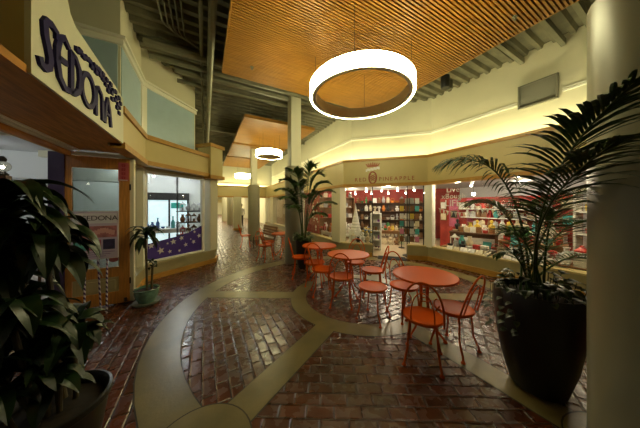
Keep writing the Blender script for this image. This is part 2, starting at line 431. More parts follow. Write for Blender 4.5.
polywall(mb, [W0, W1], 2.31, 2.37, .07, .15); polywall(mb, [W0, W1], .36, .40, .07, .15)
struct(mb.build('trim_20', WHITEM))
mb = MB(); mb.box((-1.16, 4.72, 1.2), (.12, .14, 2.4)); mb.box((-1.17, 5.58, 1.37), (.14, .20, 2.02)); struct(mb.build('trim_21', CREAM))
mb = MB(); polywall(mb, LW[:3], 2.365, 2.95, .06, .14); struct(mb.build('wall_left_window_head', FASC))
mb = MB(); mb.prism([(-1.00, 4.62), (-1.00, 5.26), (.10, 6.53), (.22, 6.72), (-1.02, 5.76), (-1.24, 5.76), (-1.24, 4.62)], 2.445, 2.47); struct(mb.build('ceiling_left_window', FASC))
# shop shell
mb = MB(); mb.box((-2.6, 10.4, 1.6), (5.9, .1, 3.2)); mb.box((-5.5, 5.5, 1.6), (.1, 9.9, 3.2)); mb.box((.22, 8.9, 1.6), (.08, 3.4, 3.2)); struct(mb.build('wall_left_shop', WHITEW))
mb = MB(); mb.prism([(-5.5, .4), (-1.85, .4), (-1.85, 4.62), (-1.25, 4.8), (-1.25, 5.9), (.18, 7.05), (.2, 10.4), (-5.5, 10.4)], 2.95, 3.0); struct(mb.build('ceiling_left_shop', GREYC))
mb = MB(); mb.box((-1.92, 4.64, 1.2), (.16, .14, 2.4)); mb.box((.10, 7.4, 1.5), (.10, .5, 2.2)); struct(mb.build('trim_22', PURPLE))
mb = MB(); mb.box((-3.65, .35, 1.5), (3.7, .1, 3.0)); struct(mb.build('wall_left_shop_front', WHITEW))
mb = MB(); mb.prism([(-5.5, .4), (-1.75, .4), (-1.75, 4.7), (-1.2, 4.8), (-1.2, 5.9), (.1, 6.9), (.2, 10.4), (-5.5, 10.4)], -.03, .010); struct(mb.build('floor_left_shop', mat('left_shop_floor', (.35, .3, .25), .35)))
# lower dropped beam seen through the opening
mb = MB(); mb.box((-3.5, 8.2, 2.62), (4.0, .3, .66)); struct(mb.build('ceiling_left_shop_beam', WHITEW))

# ------------------------------------------------------------------ far end and outer shell
mb = MB(); mb.box((2.2, 16.7, 2.66), (4.6, .16, .74)); struct(mb.build('wall_back_fascia', FASC))
mb = MB(); mb.box((2.2, 16.68, 3.04), (4.6, .24, .09)); struct(mb.build('trim_23', TRIMW))
mb = MB(); mb.box((2.2, 16.66, 2.28), (4.6, .28, .10)); struct(mb.build('trim_24', TRIMW))
mb = MB(); mb.box((2.2, 17.2, 3.9), (7.0, .12, 2.1)); struct(mb.build('wall_back_upper', CREAM))
mb = MB(); mb.box((.24, 12.0, 1.5), (.12, 9.0, 3.0)); mb.box((-1.6, 12.2, 3.9), (.12, 9.6, 2.0)); struct(mb.build('wall_left_corridor', CREAM))
mb = MB(); mb.prism([(.24, 7.2), (.24, 17), (-1.6, 17), (-1.6, 7.2)], 2.95, 3.0); struct(mb.build('ceiling_left_ledge_far', CREAM))
mb = MB(); mb.box((-.1, 31, 1.6), (.12, 28, 3.2)); mb.box((4.8, 31, 1.6), (.12, 28, 3.2)); mb.box((2.3, 45, 1.6), (5, .12, 3.2)); struct(mb.build('wall_far_corridor', CREAM))
mb = MB(); mb.box((2.3, 31.1, 3.25), (5, 28, .1)); struct(mb.build('ceiling_far_corridor', CREAM))
mb = MB(); mb.box((2.3, 44.8, 2.5), (5, .3, .5)); struct(mb.build('trim_25', FASC))
mb = MB(); mb.box((1.0, -4.7, 2.45), (11.4, .1, 4.95)); struct(mb.build('wall_behind_camera', mat('rear_wall_darkened', (.10, .09, .06), .6)))  # dark colour stands in for this side of the mall being unlit
mb = MB(); mb.box((-4.6, 2.0, 3.9), (.1, 13.4, 2.1)); struct(mb.build('wall_far_left_upper', CREAM))
mb = MB(); mb.box((-3.0, 1.0, 3.05), (3.4, 11.2, .06)); struct(mb.build('ceiling_left_shop_top', CREAM))
# corrugated deck
vs = []; P_ = 0.23; prof = [(0, 0), (.07, 0), (.10, .085), (.20, .085)]
ys = []
y = -4.8
while y < 17.3:
    for a, b in prof: ys.append((y + a, 4.88 + b))
    y += P_
mb = MB(); vv = []; ff = []
for (yy, zz) in ys: vv += [(-4.7, yy, zz), (6.6, yy, zz)]
for i in range(len(ys) - 1): ff.append((2 * i, 2 * i + 1, 2 * i + 3, 2 * i + 2))
mb.add(vv, ff); struct(mb.build('ceiling', DECK))

# ------------------------------------------------------------------ slatted ceiling panels
def slat_panel(label, x0, x1, y0, y1, z, pitch, th, group):
    cx, cy = (x0 + x1) / 2, (y0 + y1) / 2; w, d = x1 - x0, y1 - y0
    t = thing('slatted_ceiling_panel', label, 'ceiling panel', (cx, cy, z), 0, group)
    s_ = MB(); n = int(d / pitch)
    for k in range(n):
        yy = -d / 2 + pitch * (k + .5); s_.box((0, yy, .02), (w - .04, pitch * .56, .04))
    s_.build('slats', SLATW, t)
    b_ = MB(); b_.box((0, 0, .085), (w - .02, d - .02, .02)); b_.build('backing', SLATB, t)
    e_ = MB()
    for sx in (-1, 1): e_.box((sx * (w / 2 - .01), 0, .05), (.02, d, .10))
    for sy in (-1, 1): e_.box((0, sy * (d / 2 - .01), .05), (w, .02, .10))
    e_.build('edge_frame', SLATW, t)
    r_ = MB()
    for sx in (-1, 1):
        for sy in (-1, 1): r_.tube([(sx * w * .4, sy * d * .4, .09), (sx * w * .4, sy * d * .4, 4.90 - z)], .01, 6)
    r_.build('hanger_rods', STEEL, t)
    return t
slat_panel('huge slatted wood ceiling panel right above the big bright ring lamp', .30, 4.32, -2.2, 4.71, 4.30, .044, .1, None)
slat_panel('slatted wood ceiling panel above the middle ring lamp, nearest of the three corridor panels', 1.05, 3.45, 6.72, 9.55, 4.30, .05, .1, None)
slat_panel('middle slatted wood panel of the three hanging over the corridor', 1.05, 3.45, 9.85, 12.3, 4.30, .08, .1, None)
slat_panel('farthest slatted wood ceiling panel above the small distant ring lamp', 1.05, 3.45, 12.6, 15.6, 4.30, .08, .1, None)

# ------------------------------------------------------------------ ring lamps
def ring_lamp(label, x, y, zb, R, h, top, w=.10, cords=4):
    t = thing('ring_lamp', label, 'lamp', (x, y, zb))
    a = MB(); a.lathe([(R - .035, 0), (R - .008, .001), (R, .012), (R, h - .01), (R - .008, h), (R - .02, h), (R - .02, .02), (R - .035, .02)], 96, closed=True)
    a.build('diffuser', RINGE, t, smooth=True)
    b = MB(); b.lathe([(R - w, .004), (R - .037, .004), (R - .037, h - .004), (R - w, h - .004)], 96, closed=True)
    b.build('inner_band', RINGI, t, smooth=True)
    for k in range(cords):
        q = 2 * PI * (k + .5) / cords
        c = MB(); c.tube([((R - .06) * math.cos(q), (R - .06) * math.sin(q), h - .004), ((R - .06) * math.cos(q), (R - .06) * math.sin(q), top - zb)], .004, 6)
        c.build('cord', BLACK, t)
    return t
ring_lamp('big glowing white ring lamp hanging over the orange tables', 2.33, 2.83, 3.43, .865, .20, 4.305)
ring_lamp('middle glowing ring lamp, hanging beyond the nearest white-topped corridor column', 2.18, 8.1, 3.49, .50, .22, 4.305)
ring_lamp('small far glowing ring lamp hanging at the end of the corridor', 2.12, 13.9, 3.36, .50, .22, 4.305)

# ------------------------------------------------------------------ columns
def column(label, x, y, rs, zs, sq, ztop=4.88, square=False):
    t = thing('column', label, 'column', (x, y, 0))
    a = MB()
    if square: a.box((0, 0, zs / 2), (rs * 2, rs * 2, zs))
    else: a.lathe([(rs, 0), (rs, zs - .02), (rs - .02, zs), (.001, zs)], 48)
    a.build('sleeve', COLM if not square else SHAFT, t, smooth=not square, bevel=.01 if square else 0)
    if ztop > zs + .05:
        b = MB(); b.box((0, 0, (zs + ztop) / 2), (sq, sq, ztop - zs)); b.build('shaft', SHAFT, t, bevel=.01)
    if square:
        c = MB(); c.box((0, 0, .07), (rs * 2 + .05, rs * 2 + .05, .14)); c.build('base', TRIMW, t, bevel=.01)
    return t
column('large grey round column at the right edge, beside the big palm', 2.0, .055, .285, 2.72, .30)
column('round column with square white shaft rising behind the small potted palm', 2.27, 5.72, .27, 2.72, .30)
column('second round column down the corridor, beyond the wooden bench', 2.06, 10.4, .27, 2.60, .27)
column('square cream column with a brown base under the far header', 1.90, 15.0, .23, 2.22, .2, 2.22, True)
column('first round pillar standing beyond the far header', 1.92, 19.6, .28, 3.20, .2, 3.2)
column('most distant round pillar beyond the far header', 1.86, 24.5, .30, 3.20, .2, 3.2)

# ------------------------------------------------------------------ overhead pipes, conduits, struts
def pipe(name, label, cat, pts, r, m, group=None, n=10):
    a = MB(); a.tube(pts, r, n); return tag(a.build(name, m, smooth=True), label, cat, group)
for i in range(5):
    x = -.66 + i * .08
    pipe('conduit', ['leftmost of five thin conduits under the roof deck', 'second conduit from the left of five under the deck', 'middle one of five thin conduits under the deck', 'fourth from the left of five conduits under the deck', 'rightmost of five thin conduits under the roof deck'][i], 'conduit',
         [(x, -4.5, 4.845), (x, 4.55 + .05 * i, 4.845), (x + .05, 4.67 + .05 * i, 4.845), (x + .30, 4.86 + .045 * i, 4.84), (x + .36, 4.90 + .045 * i, 4.84)], .014, STEEL, 'conduits under the deck')
pipe('roof_pipe', 'thick grey pipe running along the left edge of the huge slatted panel', 'pipe', [(.10, -4.5, 4.58), (.10, 16.8, 4.58)], .06, STEEL)
pipe('roof_pipe', 'thinner grey pipe beside the thick pipe left of the slatted panel', 'pipe', [(-.06, -4.5, 4.70), (-.06, 16.8, 4.70)], .03, STEEL)
for i, (y, z, r, lb) in enumerate(((5.05, 4.70, .085, 'near thick cross pipe just beyond the huge slatted panel'), (5.42, 4.66, .055, 'second cross pipe beyond the huge slatted panel'), (5.82, 4.72, .065, 'third cross pipe beyond the huge slatted panel'), (6.25, 4.70, .05, 'farthest cross pipe, close to the small corridor panel'))):
    pipe('cross_pipe', lb, 'pipe', [(-1.0 if i < 2 else -.6, y, z), (4.40, y, z)], r, STEEL)
def ibeam(label, x0, x1, y, z, h=.16):
    b = MB(); w = x1 - x0; c = (x0 + x1) / 2
    b.box((c, y, z + h / 2 - .01), (w, .12, .02)); b.box((c, y, z - h / 2 + .01), (w, .12, .02)); b.box((c, y, z), (w, .02, h))
    return tag(b.build('roof_beam', STEEL), label, 'beam')
ibeam('steel roof beam crossing just beyond the huge slatted panel', -1.1, 4.42, 5.20, 4.80, .16)
ibeam('steel roof beam crossing near the corridor panels', -1.1, 4.4, 9.7, 4.78, .18)
for y, lb in ((1.95, 'grey roof strut above the air grille, leftmost of three'), (1.34, 'middle grey roof strut between slatted panel and right wall'), (.98, 'grey roof strut nearest the right column')):
    b = MB(); b.box((5.27, y, 4.79), (1.76, .07, .12)); tag(b.build('roof_strut', STEEL), lb, 'strut', 'roof struts on the right')
for x, y, lb in ((3.88, 1.31, 'small sprinkler head at the right end of the huge slatted panel'), (.80, 4.23, 'small sprinkler head near the far left corner of the huge slatted panel')):
    t = thing('sprinkler_head', lb, 'sprinkler', (x, y, 4.30))
    a = MB(); a.lathe([(.012, .08), (.012, .002), (.035, 0), (.03, -.012), (.012, -.014), (.012, -.035)], 16); a.build('body', VENT, t, smooth=True)
    a = MB(); a.lathe([(.02, -.045), (.022, -.036)], 12); a.build('deflector', VENT, t)
t = thing('spotlight', 'black cylinder spotlight hanging right of the huge slatted panel', 'spotlight', (4.93, 2.93, 4.35))
a = MB(); a.lathe([(.085, 0), (.095, .02), (.095, .28), (.07, .30)], 20); a.build('housing', BLACK, t, smooth=True)
a = MB(); a.tube([(0, 0, .30), (0, 0, .53)], .015, 8); a.build('stem', BLACK, t)
a = MB(); a.box((.17, 0, .12), (.02, .16, .22)); a.build('shield', STEEL, t)
a = MB(); a.tube([(0.06, 0, .2), (.17, 0, .14)], .008, 6); a.build('bracket', BLACK, t)
t = thing('pendant_speaker', 'small pale speaker hanging from the deck near the conduits', 'speaker', (-.32, 2.9, 4.55))
a = MB(); a.lathe([(.04, 0), (.09, .02), (.10, .12), (.04, .20), (.02, .22)], 16); a.build('housing', WHITEM, t, smooth=True)
a = MB(); a.tube([(0, 0, .2), (0, 0, .34)], .008, 6); a.build('stem', STEEL, t)
# air grille
t = thing('air_grille', 'grey rectangular air grille high on the right wall', 'vent', (6.13, 1.71, 3.99))
a = MB()
for sy in (-1, 1): a.box((0, sy * .29, 0), (.05, .03, .48))
for sz in (-1, 1): a.box((0, 0, sz * .235), (.05, .61, .03))
a.build('frame', VENT, t)
a = MB(); M_ = Matrix.Rotation(rad(40), 3, 'Y')
for k in range(22): a.box((.0, 0, -.21 + k * .02), (.022, .55, .004), M=M_)
a.build('louvres', VENT, t)
a = MB(); a.box((.02, 0, 0), (.008, .56, .45)); a.build('back_plate', mat('vent_back', (.12, .12, .08), .7), t)

# ------------------------------------------------------------------ orange furniture
def arc(c, r, a0, a1, n, f):
    return [f(c, r, a0 + (a1 - a0) * i / n) for i in range(n + 1)]
def make_chair(back=True):
    t = thing('bistro_chair' if back else 'bistro_stool', 'x', 'chair' if back else 'stool')
    s_ = MB(); R = .20
    s_.lathe([(.001, .438), (R * .6, .437), (R - .012, .444), (R - .002, .440), (R, .450), (R - .008, .460), (R - .02, .456), (R * .6, .450), (.001, .450)], 40)
    s_.build('seat', ORANGE, t, smooth=True)
    ap = MB(); ap.tube([((R - .03) * math.cos(2 * PI * k / 32), (R - .03) * math.sin(2 * PI * k / 32), .425) for k in range(32)], .009, 6, closed=True)
    ap.build('seat_ring', ORANGE, t, smooth=True)
    for sx, sy in ((1, 1), (-1, 1), (1, -1), (-1, -1)):
        l = MB(); x0, y0 = sx * .118, sy * .118; x1, y1 = sx * .165, sy * (.165 if sy > 0 else .185)
        pts = [(x0, y0, .428), (x0 + sx * .012, y0 + sy * .012, .30), (x0 + sx * .02, y0 + sy * .02, .16), (x1 - sx * .006, y1 - sy * .006, .05), (x1, y1, .012)]
        l.tube(pts, .0105, 8); lo = l.build('leg', ORANGE, t, smooth=True)
        g = MB(); g.lathe([(.021, 0), (.021, .008), (.011, .022)], 12, (x1, y1, 0)); g.build('foot', ORANGE, lo, smooth=True)
    if back:
        # hoop springs from the rear of the seat (-y) and leans back
        def hp(w, h, n=22, zb=.44, yb=-.155):
            pts = []
            for i in range(n + 1):
                a = PI * i / n; x = math.cos(a) * w; z = math.sin(a)
                k = h * (z ** .75); pts.append((x, yb - .12 * k / .44, zb + k))
            return pts
        b = MB(); b.tube(hp(.185, .44), .0095, 8); b.build('back_hoop', ORANGE, t, smooth=True)
        c = MB(); c.tube(hp(.105, .33), .0065, 6)
        for sx in (-1, 1):                       # scrolls beside the inner hoop
            pts = []
            for i in range(19):
                q = i / 18; a = rad(250) * q; r_ = .062 * (1 - .55 * q)
                x = sx * (.125 - r_ * math.sin(a) * .55 + .0); z = .70 + r_ * math.cos(a) - .02
                pts.append((x, -.155 - .12 * (z - .44) / .44, z))
            c.tube(pts, .0055, 6)
        c.build('back_scrolls', ORANGE, t, smooth=True)
    return t
def make_table():
    t = thing('bistro_table', 'x', 'table')
    a = MB(); R = .38
    a.lathe([(.001, .712), (R - .03, .710), (R - .012, .698), (R, .702), (R + .002, .714), (R - .006, .724), (R - .02, .722), (.001, .728)], 56)
    a.build('tabletop', ORANGE, t, smooth=True, angle=50)
    for k in range(4):
        q = PI / 4 + k * PI / 2; c_, s_ = math.cos(q), math.sin(q)
        l = MB(); l.tube([(.20 * c_, .20 * s_, .708), (.11 * c_, .11 * s_, .66), (.055 * c_, .055 * s_, .58), (.05 * c_, .05 * s_, .40), (.07 * c_, .07 * s_, .26), (.17 * c_, .17 * s_, .09), (.27 * c_, .27 * s_, .012)], .012, 8)
        lo = l.build('leg', ORANGE, t, smooth=True)
        g = MB(); g.lathe([(.024, 0), (.024, .008), (.012, .024)], 12, (.27 * c_, .27 * s_, 0)); g.build('foot', ORANGE, lo, smooth=True)
    for z, rr in ((.40, .062), (.58, .066)):
        r = MB(); r.tube([(rr * math.cos(2 * PI * k / 20), rr * math.sin(2 * PI * k / 20), z) for k in range(20)], .007, 6, closed=True)
        r.build('collar', ORANGE, t, smooth=True)
    return t
tb = make_table(); ZF = 0.006
tabs = [(2.46, 1.73, 'orange round bistro table nearest the camera, with a glossy top'),
        (2.30, 3.14, 'middle orange bistro table under the ring lamp, in the circle centre'),
        (2.24, 4.14, 'orange bistro table just in front of the small potted palm'),
        (2.22, 6.52, 'orange bistro table standing behind the first column in the corridor')]
for i, (x, y, lb) in enumerate(tabs):
    g = 'orange bistro tables'
    if i == 0: tb.location = (x, y, ZF); tb.rotation_euler = (0, 0, rad(45)); tb['label'] = lb; tb['group'] = g
    else: dup(tb, (x, y, ZF), rad(20 + 25 * i), lb, g)
ch = make_chair(True)
def face(x, y, tx, ty): return math.atan2(ty - y, tx - x) - PI / 2
chairs = [(2.00, 1.42, face(2.00, 1.42, 2.46, 1.73), 'orange bistro chair nearest the camera, its back hoop turned toward us'),
          (2.46, 1.37, face(2.46, 1.37, 2.45, 1.9), 'orange bistro chair between the nearest table and the big black pot'),
          (2.53, 2.10, face(2.53, 2.10, 2.46, 1.73), 'orange bistro chair on the far side of the nearest table'),
          (1.96, 2.86, face(1.96, 2.86, 2.30, 3.3), 'orange bistro chair in front of the middle table, back hoop toward us'),
          (1.88, 3.36, face(1.93, 3.34, 2.3, 3.2), 'orange bistro chair tucked against the left of the middle table'),
          (2.65, 2.88, face(2.65, 2.88, 2.25, 3.2), 'orange bistro chair on the right of the middle table'),
          (2.72, 3.48, face(2.72, 3.48, 2.3, 3.1), 'orange bistro chair mostly hidden behind the middle table'),
          (1.98, 3.84, face(1.98, 3.84, 2.25, 4.2), 'orange bistro chair in front of the table by the small palm'),
          (1.90, 4.40, face(1.90, 4.40, 2.3, 4.25), 'orange bistro chair left of the small palm, back toward the corridor'),
          (1.56, 6.22, face(1.56, 6.22, 2.2, 6.6), 'orange bistro chair farther down the corridor, left of the first column'),
          (1.80, 6.78, face(1.80, 6.78, 2.2, 6.6), 'orange bistro chair left of the corridor table, in front of the bench'),
          (1.40, 8.65, face(1.40, 8.65, 2.2, 8.5), 'farthest orange bistro chair, at the end of the wooden bench')]
for i, (x, y, rz, lb) in enumerate(chairs):
    g = 'orange bistro chairs'
    if i == 0: ch.location = (x, y, ZF); ch.rotation_euler = (0, 0, rz); ch['label'] = lb; ch['group'] = g
    else: dup(ch, (x, y, ZF), rz, lb, g)
st = make_chair(False); st.location = (2.10, 2.28, ZF); st.rotation_euler = (0, 0, rad(22))
st['label'] = 'orange round stool without a back, in front of the middle table'
t = thing('wooden_bench', 'brown slatted wooden bench along the corridor behind the first column', 'bench', (1.96, 7.80, 0.0), rad(8))
a = MB()
for k in range(4): a.box((.04 - k * .09, 0, .43), (.075, 1.25, .03))
a.build('seat', BROWNW, t)
a = MB()
for k in range(4): a.box((.14 + k * .02, 0, .54 + k * .095), (.025, 1.25, .07))
a.build('backrest', BROWNW, t)
for sy in (-1, 1):
    for x in (-.26, .10):
        l = MB(); l.tube([(x, sy * .52, .0), (x, sy * .52, .415)] if x < 0 else [(x - .02, sy * .52, 0), (x + .02, sy * .52, .44), (x + .12, sy * .52, .86)], .016, 8); l.build('leg', BLACK, t)

# ------------------------------------------------------------------ plants
def leaf_strip(mb, base, d, length, width, droop, roll=0.0, n=5, fold=.25, wprof=None):
    """a pointed strap leaf with a folded midrib, bending under gravity"""
    p = Vector(base); d = Vector(d).normalized(); step = length / n
    side = d.cross(Vector((0, 0, 1)))
    if side.length < 1e-3: side = Vector((1, 0, 0))
    side.normalize()
    if roll: side = Matrix.Rotation(roll, 3, d) @ side
    vs = []; fs = []
    for i in range(n + 1):
        q = i / n
        w = width * (wprof(q) if wprof else (math.sin(PI * min(1, q * .9 + .1)) ** .7 if q < 1 else 0)) / 2
        if q >= 1: w = .0008
        nrm = side.cross(d).normalized()
        vs += [p - side * w + nrm * w * fold, p, p + side * w + nrm * w * fold]
        p = p + d * step
        d = (d + Vector((0, 0, -droop / n))).normalized()
    for i in range(n):
        o = 3 * i; fs += [(o, o + 1, o + 4, o + 3), (o + 1, o + 2, o + 5, o + 4)]
    mb.add(vs, fs)
def bez(p0, p1, p2, n):
    p0, p1, p2 = Vector(p0), Vector(p1), Vector(p2)
    return [p0 * (1 - t) ** 2 + p1 * 2 * t * (1 - t) + p2 * t * t for t in [i / n for i in range(n + 1)]]
def frond(parent, p0, p1, p2, nl, ll, lw, droop, start=.25, m=LEAF, rnd=None, r0=.010, up=.25, wide=1.0):
    rnd = rnd or random
    pts = bez(p0, p1, p2, 28)
    mb = MB(); mb.tube(pts, r0, 6, radii=[r0 * (1 - .75 * i / 28) for i in range(29)])
    for k in range(nl):
        q = start + (1 - start) * (k + .5) / nl
        i = min(27, int(q * 28)); fr = q * 28 - i
        p = pts[i].lerp(pts[i + 1], fr); tng = (pts[i + 1] - pts[i]).normalized()
        side = tng.cross(Vector((0, 0, 1)))
        if side.length < .05: side = Vector((1, 0, 0))
        side.normalize(); upv = side.cross(tng).normalized()
        qq = (q - start) / (1 - start)
        L = ll * (math.sin(PI * (.18 + .74 * qq))) * rnd.uniform(.88, 1.1)
        for sg in (-1, 1):
            d = side * sg * (wide * (1.0 - .55 * qq)) + tng * (.55 + .55 * qq) + upv * up * rnd.uniform(.5, 1.4)
            leaf_strip(mb, p, d, L, lw, droop * rnd.uniform(.7, 1.3), roll=sg * rnd.uniform(-.2, .5), n=5)
    return mb.build('frond', m, parent, smooth=False)
def heart_leaf(mb, base, d, size, droop=.6, roll=0):
    leaf_strip(mb, base, d, size, size * .75, droop, roll, n=6, fold=.2, wprof=lambda q: math.sin(PI * (q ** .6)) if q > 0 else .05)

rp = random.Random(3)
# --- the big palm in its black pot
PX, PY = 2.58, .72
t = thing('potted_palm', 'big palm in a tall black pot beside the near column', 'potted plant', (PX, PY, .006))
a = MB(); a.lathe([(.001, 0), (.155, 0), (.185, .02), (.245, .25), (.285, .50), (.30, .72), (.298, .84), (.290, .86), (.272, .855), (.268, .80), (.001, .80)], 48)
a.build('pot', POTB, t, smooth=True)
a = MB(); a.lathe([(.001, .825), (.15, .825), (.266, .805)], 32); a.build('soil', SOIL, t)
# camera-side helper directions in the palm's own coordinates (metres in the room)
def W(x, y, z): return (x - PX, y - PY, z)
def onp(u, v, tt):           # a point of the room at depth tt, from where the photograph shows it
    l = (u - 320) / 211 * tt
    return (math.sin(YAW) * tt + math.cos(YAW) * l - PX, math.cos(YAW) * tt - math.sin(YAW) * l - PY, CAMH - (v - 206) / 211 * tt)
big = [  # base, control, tip, leaflets, leaflet length, droop
    ((.02, .05, .82), onp(522, 132, 1.95), onp(440, 166, 2.15), 34, .38, 1.7, .40),
    ((.03, .0, .82), (1.93 - PX, .60 - PY, 1.78), (1.30 - PX, .12 - PY, 2.02), 42, .36, 1.1, .34),
    ((.06, .02, .82), (1.98 - PX, .62 - PY, 1.62), (1.36 - PX, .16 - PY, 1.84), 38, .34, 1.1, .34),
    ((-.02, .06, .82), onp(520, 190, 2.05), onp(470, 205, 2.35), 26, .30, 1.2, .45),
    ((.0, .08, .82), onp(548, 190, 2.1), onp(600, 188, 2.35), 30, .34, .8, .35),
    ((-.05, .0, .82), onp(540, 185, 1.95), onp(528, 205, 2.25), 26, .34, 1.0, .5),
    ((-.08, .02, .82), onp(520, 240, 1.95), onp(494, 256, 1.85), 24, .26, .9, .2),
    ((-.06, -.06, .82), onp(528, 225, 1.75), onp(505, 234, 1.6), 22, .24, .9, .25),
    ((.03, .08, .82), onp(556, 215, 2.0), onp(592, 222, 2.2), 26, .30, .8, .2),
    ((.0, -.04, .82), onp(545, 222, 1.8), onp(556, 214, 1.65), 24, .26, .9, .2),
    ((.05, .1, .82), onp(575, 240, 2.05), onp(600, 262, 2.3), 22, .26, .9, .2),
    ((-.04, .1, .82), onp(525, 230, 2.1), onp(510, 228, 2.4), 22, .26, .8, .2),
]
for i_, (p0, p1, p2, nl, ll, dr, stt) in enumerate(big): frond(t, p0, p1, p2, nl, ll, .019, dr, stt, LEAF if i_ < 6 else LEAFM, rp, r0=.011)
fl = MB()
for k in range(70):
    a_ = rp.uniform(0, 2 * PI); r_ = rp.uniform(.10, .27)
    b0 = (r_ * math.cos(a_), r_ * math.sin(a_), .82)
    hgt = rp.uniform(.02, .16); e = (b0[0] * 1.12, b0[1] * 1.12, .82 + hgt)
    fl.tube([b0, e], .0025, 4)
    heart_leaf(fl, e, (math.cos(a_), math.sin(a_), rp.uniform(-.1, .5)), rp.uniform(.06, .115), 1.2, rp.uniform(-.4, .4))
for k in range(4):              # runners trailing over the rim
    a_ = rad(118 + 15 * k + rp.uniform(-4, 4)); pts = []
    for j in range(8):
        rr = .25 + .06 * min(j, 1) + (.01 if j else 0); zz = .84 + (.03 if j == 1 else 0) - max(0, j - 1) * rp.uniform(.045, .06)
        pts.append(((rr + .004 * j) * math.cos(a_ + .03 * j), (rr + .004 * j) * math.sin(a_ + .03 * j), zz))
    fl.tube(pts, .003, 4)
    for j in range(2, 8): heart_leaf(fl, pts[j], (math.cos(a_ + rp.uniform(-1, 1)), math.sin(a_ + rp.uniform(-1, 1)), .1), rp.uniform(.05, .08), 1.5)
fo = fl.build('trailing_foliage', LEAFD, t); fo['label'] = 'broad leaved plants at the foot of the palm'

# --- the small palm by the first column
t = thing('potted_palm', 'smaller palm in a black pot standing before the first column', 'potted plant', (2.27, 5.06, .004))
a = MB(); a.lathe([(.001, 0), (.15, 0), (.19, .3), (.215, .70), (.20, .71), (.19, .66), (.001, .66)], 32); a.build('pot', POTB, t, smooth=True)
a = MB(); a.lathe([(.001, .68), (.19, .665)], 24); a.build('soil', SOIL, t)
for (dx, dy, h_, out, dr) in ((-.75, -.1, 2.15, .8, .9), (.9, -.15, 1.85, .9, 1.1), (-.45, -.3, 2.6, .5, .7), (.15, -.35, 2.75, .55, .6), (.55, -.4, 2.35, .6, .9),
                              (-.55, -.35, 1.75, .7, 1.1), (.35, -.5, 1.55, .7, 1.0), (-.1, -.45, 2.0, .6, 1.0), (-.7, -.25, 1.95, .7, 1.0), (.75, -.3, 2.15, .7, .9), (-.3, -.3, 2.3, .7, .8), (.3, -.3, 2.05, .7, .9), (-.6, .0, 2.4, .5, .8), (.5, -.1, 2.6, .5, .7)):
    l = math.hypot(dx, dy); ux, uy = dx / l, dy / l
    frond(t, (ux * .05, uy * .05, .67), (ux * .10, uy * .10, h_ * 1.02), (dx, dy, h_ - .18), 32, .34, .034, dr, .45, LEAFM, rp, r0=.011, up=.2)
fl = MB()
for k in range(80):
    a_ = rp.uniform(0, 2 * PI); r_ = rp.uniform(.05, .18); b0 = (r_ * math.cos(a_), r_ * math.sin(a_), .67)
    e = (b0[0] * 1.3, b0[1] * 1.3, .67 + rp.uniform(.05, .22)); fl.tube([b0, e], .003, 4)
    heart_leaf(fl, e, (math.cos(a_), math.sin(a_), rp.uniform(0, .6)), rp.uniform(.09, .16), 1.2)
fl.build('low_foliage', LEAFM, t)

# --- corn plants on the left
def rosette(parent, c, n, ll, lw, rnd, m, name='leaf_rosette', lean=(0, 0), droop=1.8, stem=None):
    mb = MB()
    for k in range(n):
        a_ = 2.4 * k + rnd.uniform(-.3, .3); el = rnd.uniform(.0, 1.0) * (1.25 - .9 * (k / n)) + .05 + .8 * (k / n)
        d = (math.cos(a_) * math.cos(el) + lean[0], math.sin(a_) * math.cos(el) + lean[1], math.sin(el))
        z = c[2] + .16 * (k / n)
        leaf_strip(mb, (c[0], c[1], z), d, ll * rnd.uniform(.75, 1.1), lw * rnd.uniform(.85, 1.15), droop * rnd.uniform(.7, 1.3), rnd.uniform(-.3, .3), n=9, fold=.35,
                   wprof=lambda q: (.35 + .65 * min(1, q * 3.2)) * (1 - max(0, (q - .45) / .55) ** 1.6))
    return mb.build(name, m, parent, smooth=True)
t = thing('corn_plant', 'big dark corn plant in a black tub at the left edge', 'potted plant', (-.77, 1.80, 0.0))
a = MB(); a.lathe([(.001, 0), (.17, 0), (.20, .2), (.235, .42), (.25, .44), (.25, .47), (.235, .475), (.222, .46), (.215, .40), (.001, .40)], 40); a.build('tub', POTB, t, smooth=True)
a = MB(); a.lathe([(.001, .43), (.1, .425), (.216, .41)], 24); a.build('soil', SOIL, t)
rc = random.Random(11)
for (bx, by, tx, ty, h_, n, ll) in ((-.05, .0, -.16, -.02, 1.50, 44, .38), (.04, -.03, -.04, .02, 1.28, 38, .34), (.0, .06, -.26, .08, 1.16, 38, .40), (-.08, .02, -.30, -.06, .86, 30, .38), (-.02, -.08, -.10, -.10, .92, 32, .34), (.07, .05, .06, .05, .74, 24, .28), (.02, .08, -.06, .12, .66, 22, .30), (-.10, -.04, -.16, -.10, .62, 22, .30), (.0, -.04, .0, -.03, .56, 18, .22)):
    c = MB(); c.tube(bez((bx, by, .40), (bx * 1.2, by * 1.2, h_ * .6), (tx, ty, h_ + .1), 10), .013, 10); c.build('cane', CANE, t, smooth=True)
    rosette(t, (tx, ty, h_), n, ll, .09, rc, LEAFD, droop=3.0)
t = thing('corn_plant', 'small plant in a glazed green bowl beside the wooden door', 'potted plant', (-.84, 4.42, 0.0))
a = MB(); a.lathe([(.001, 0), (.17, 0), (.19, .02), (.19, .035), (.14, .03), (.001, .03)], 36); a.build('saucer', mat('saucer', (.12, .13, .09), .4), t, smooth=True)
a = MB(); a.lathe([(.001, .031), (.11, .031), (.115, .05), (.155, .12), (.168, .18), (.166, .225), (.176, .24), (.168, .25), (.155, .24), (.15, .20), (.001, .20)], 40); a.build('bowl', CELAD, t, smooth=True)
a = MB(); a.lathe([(.001, .22), (.15, .215)], 24); a.build('soil', SOIL, t)
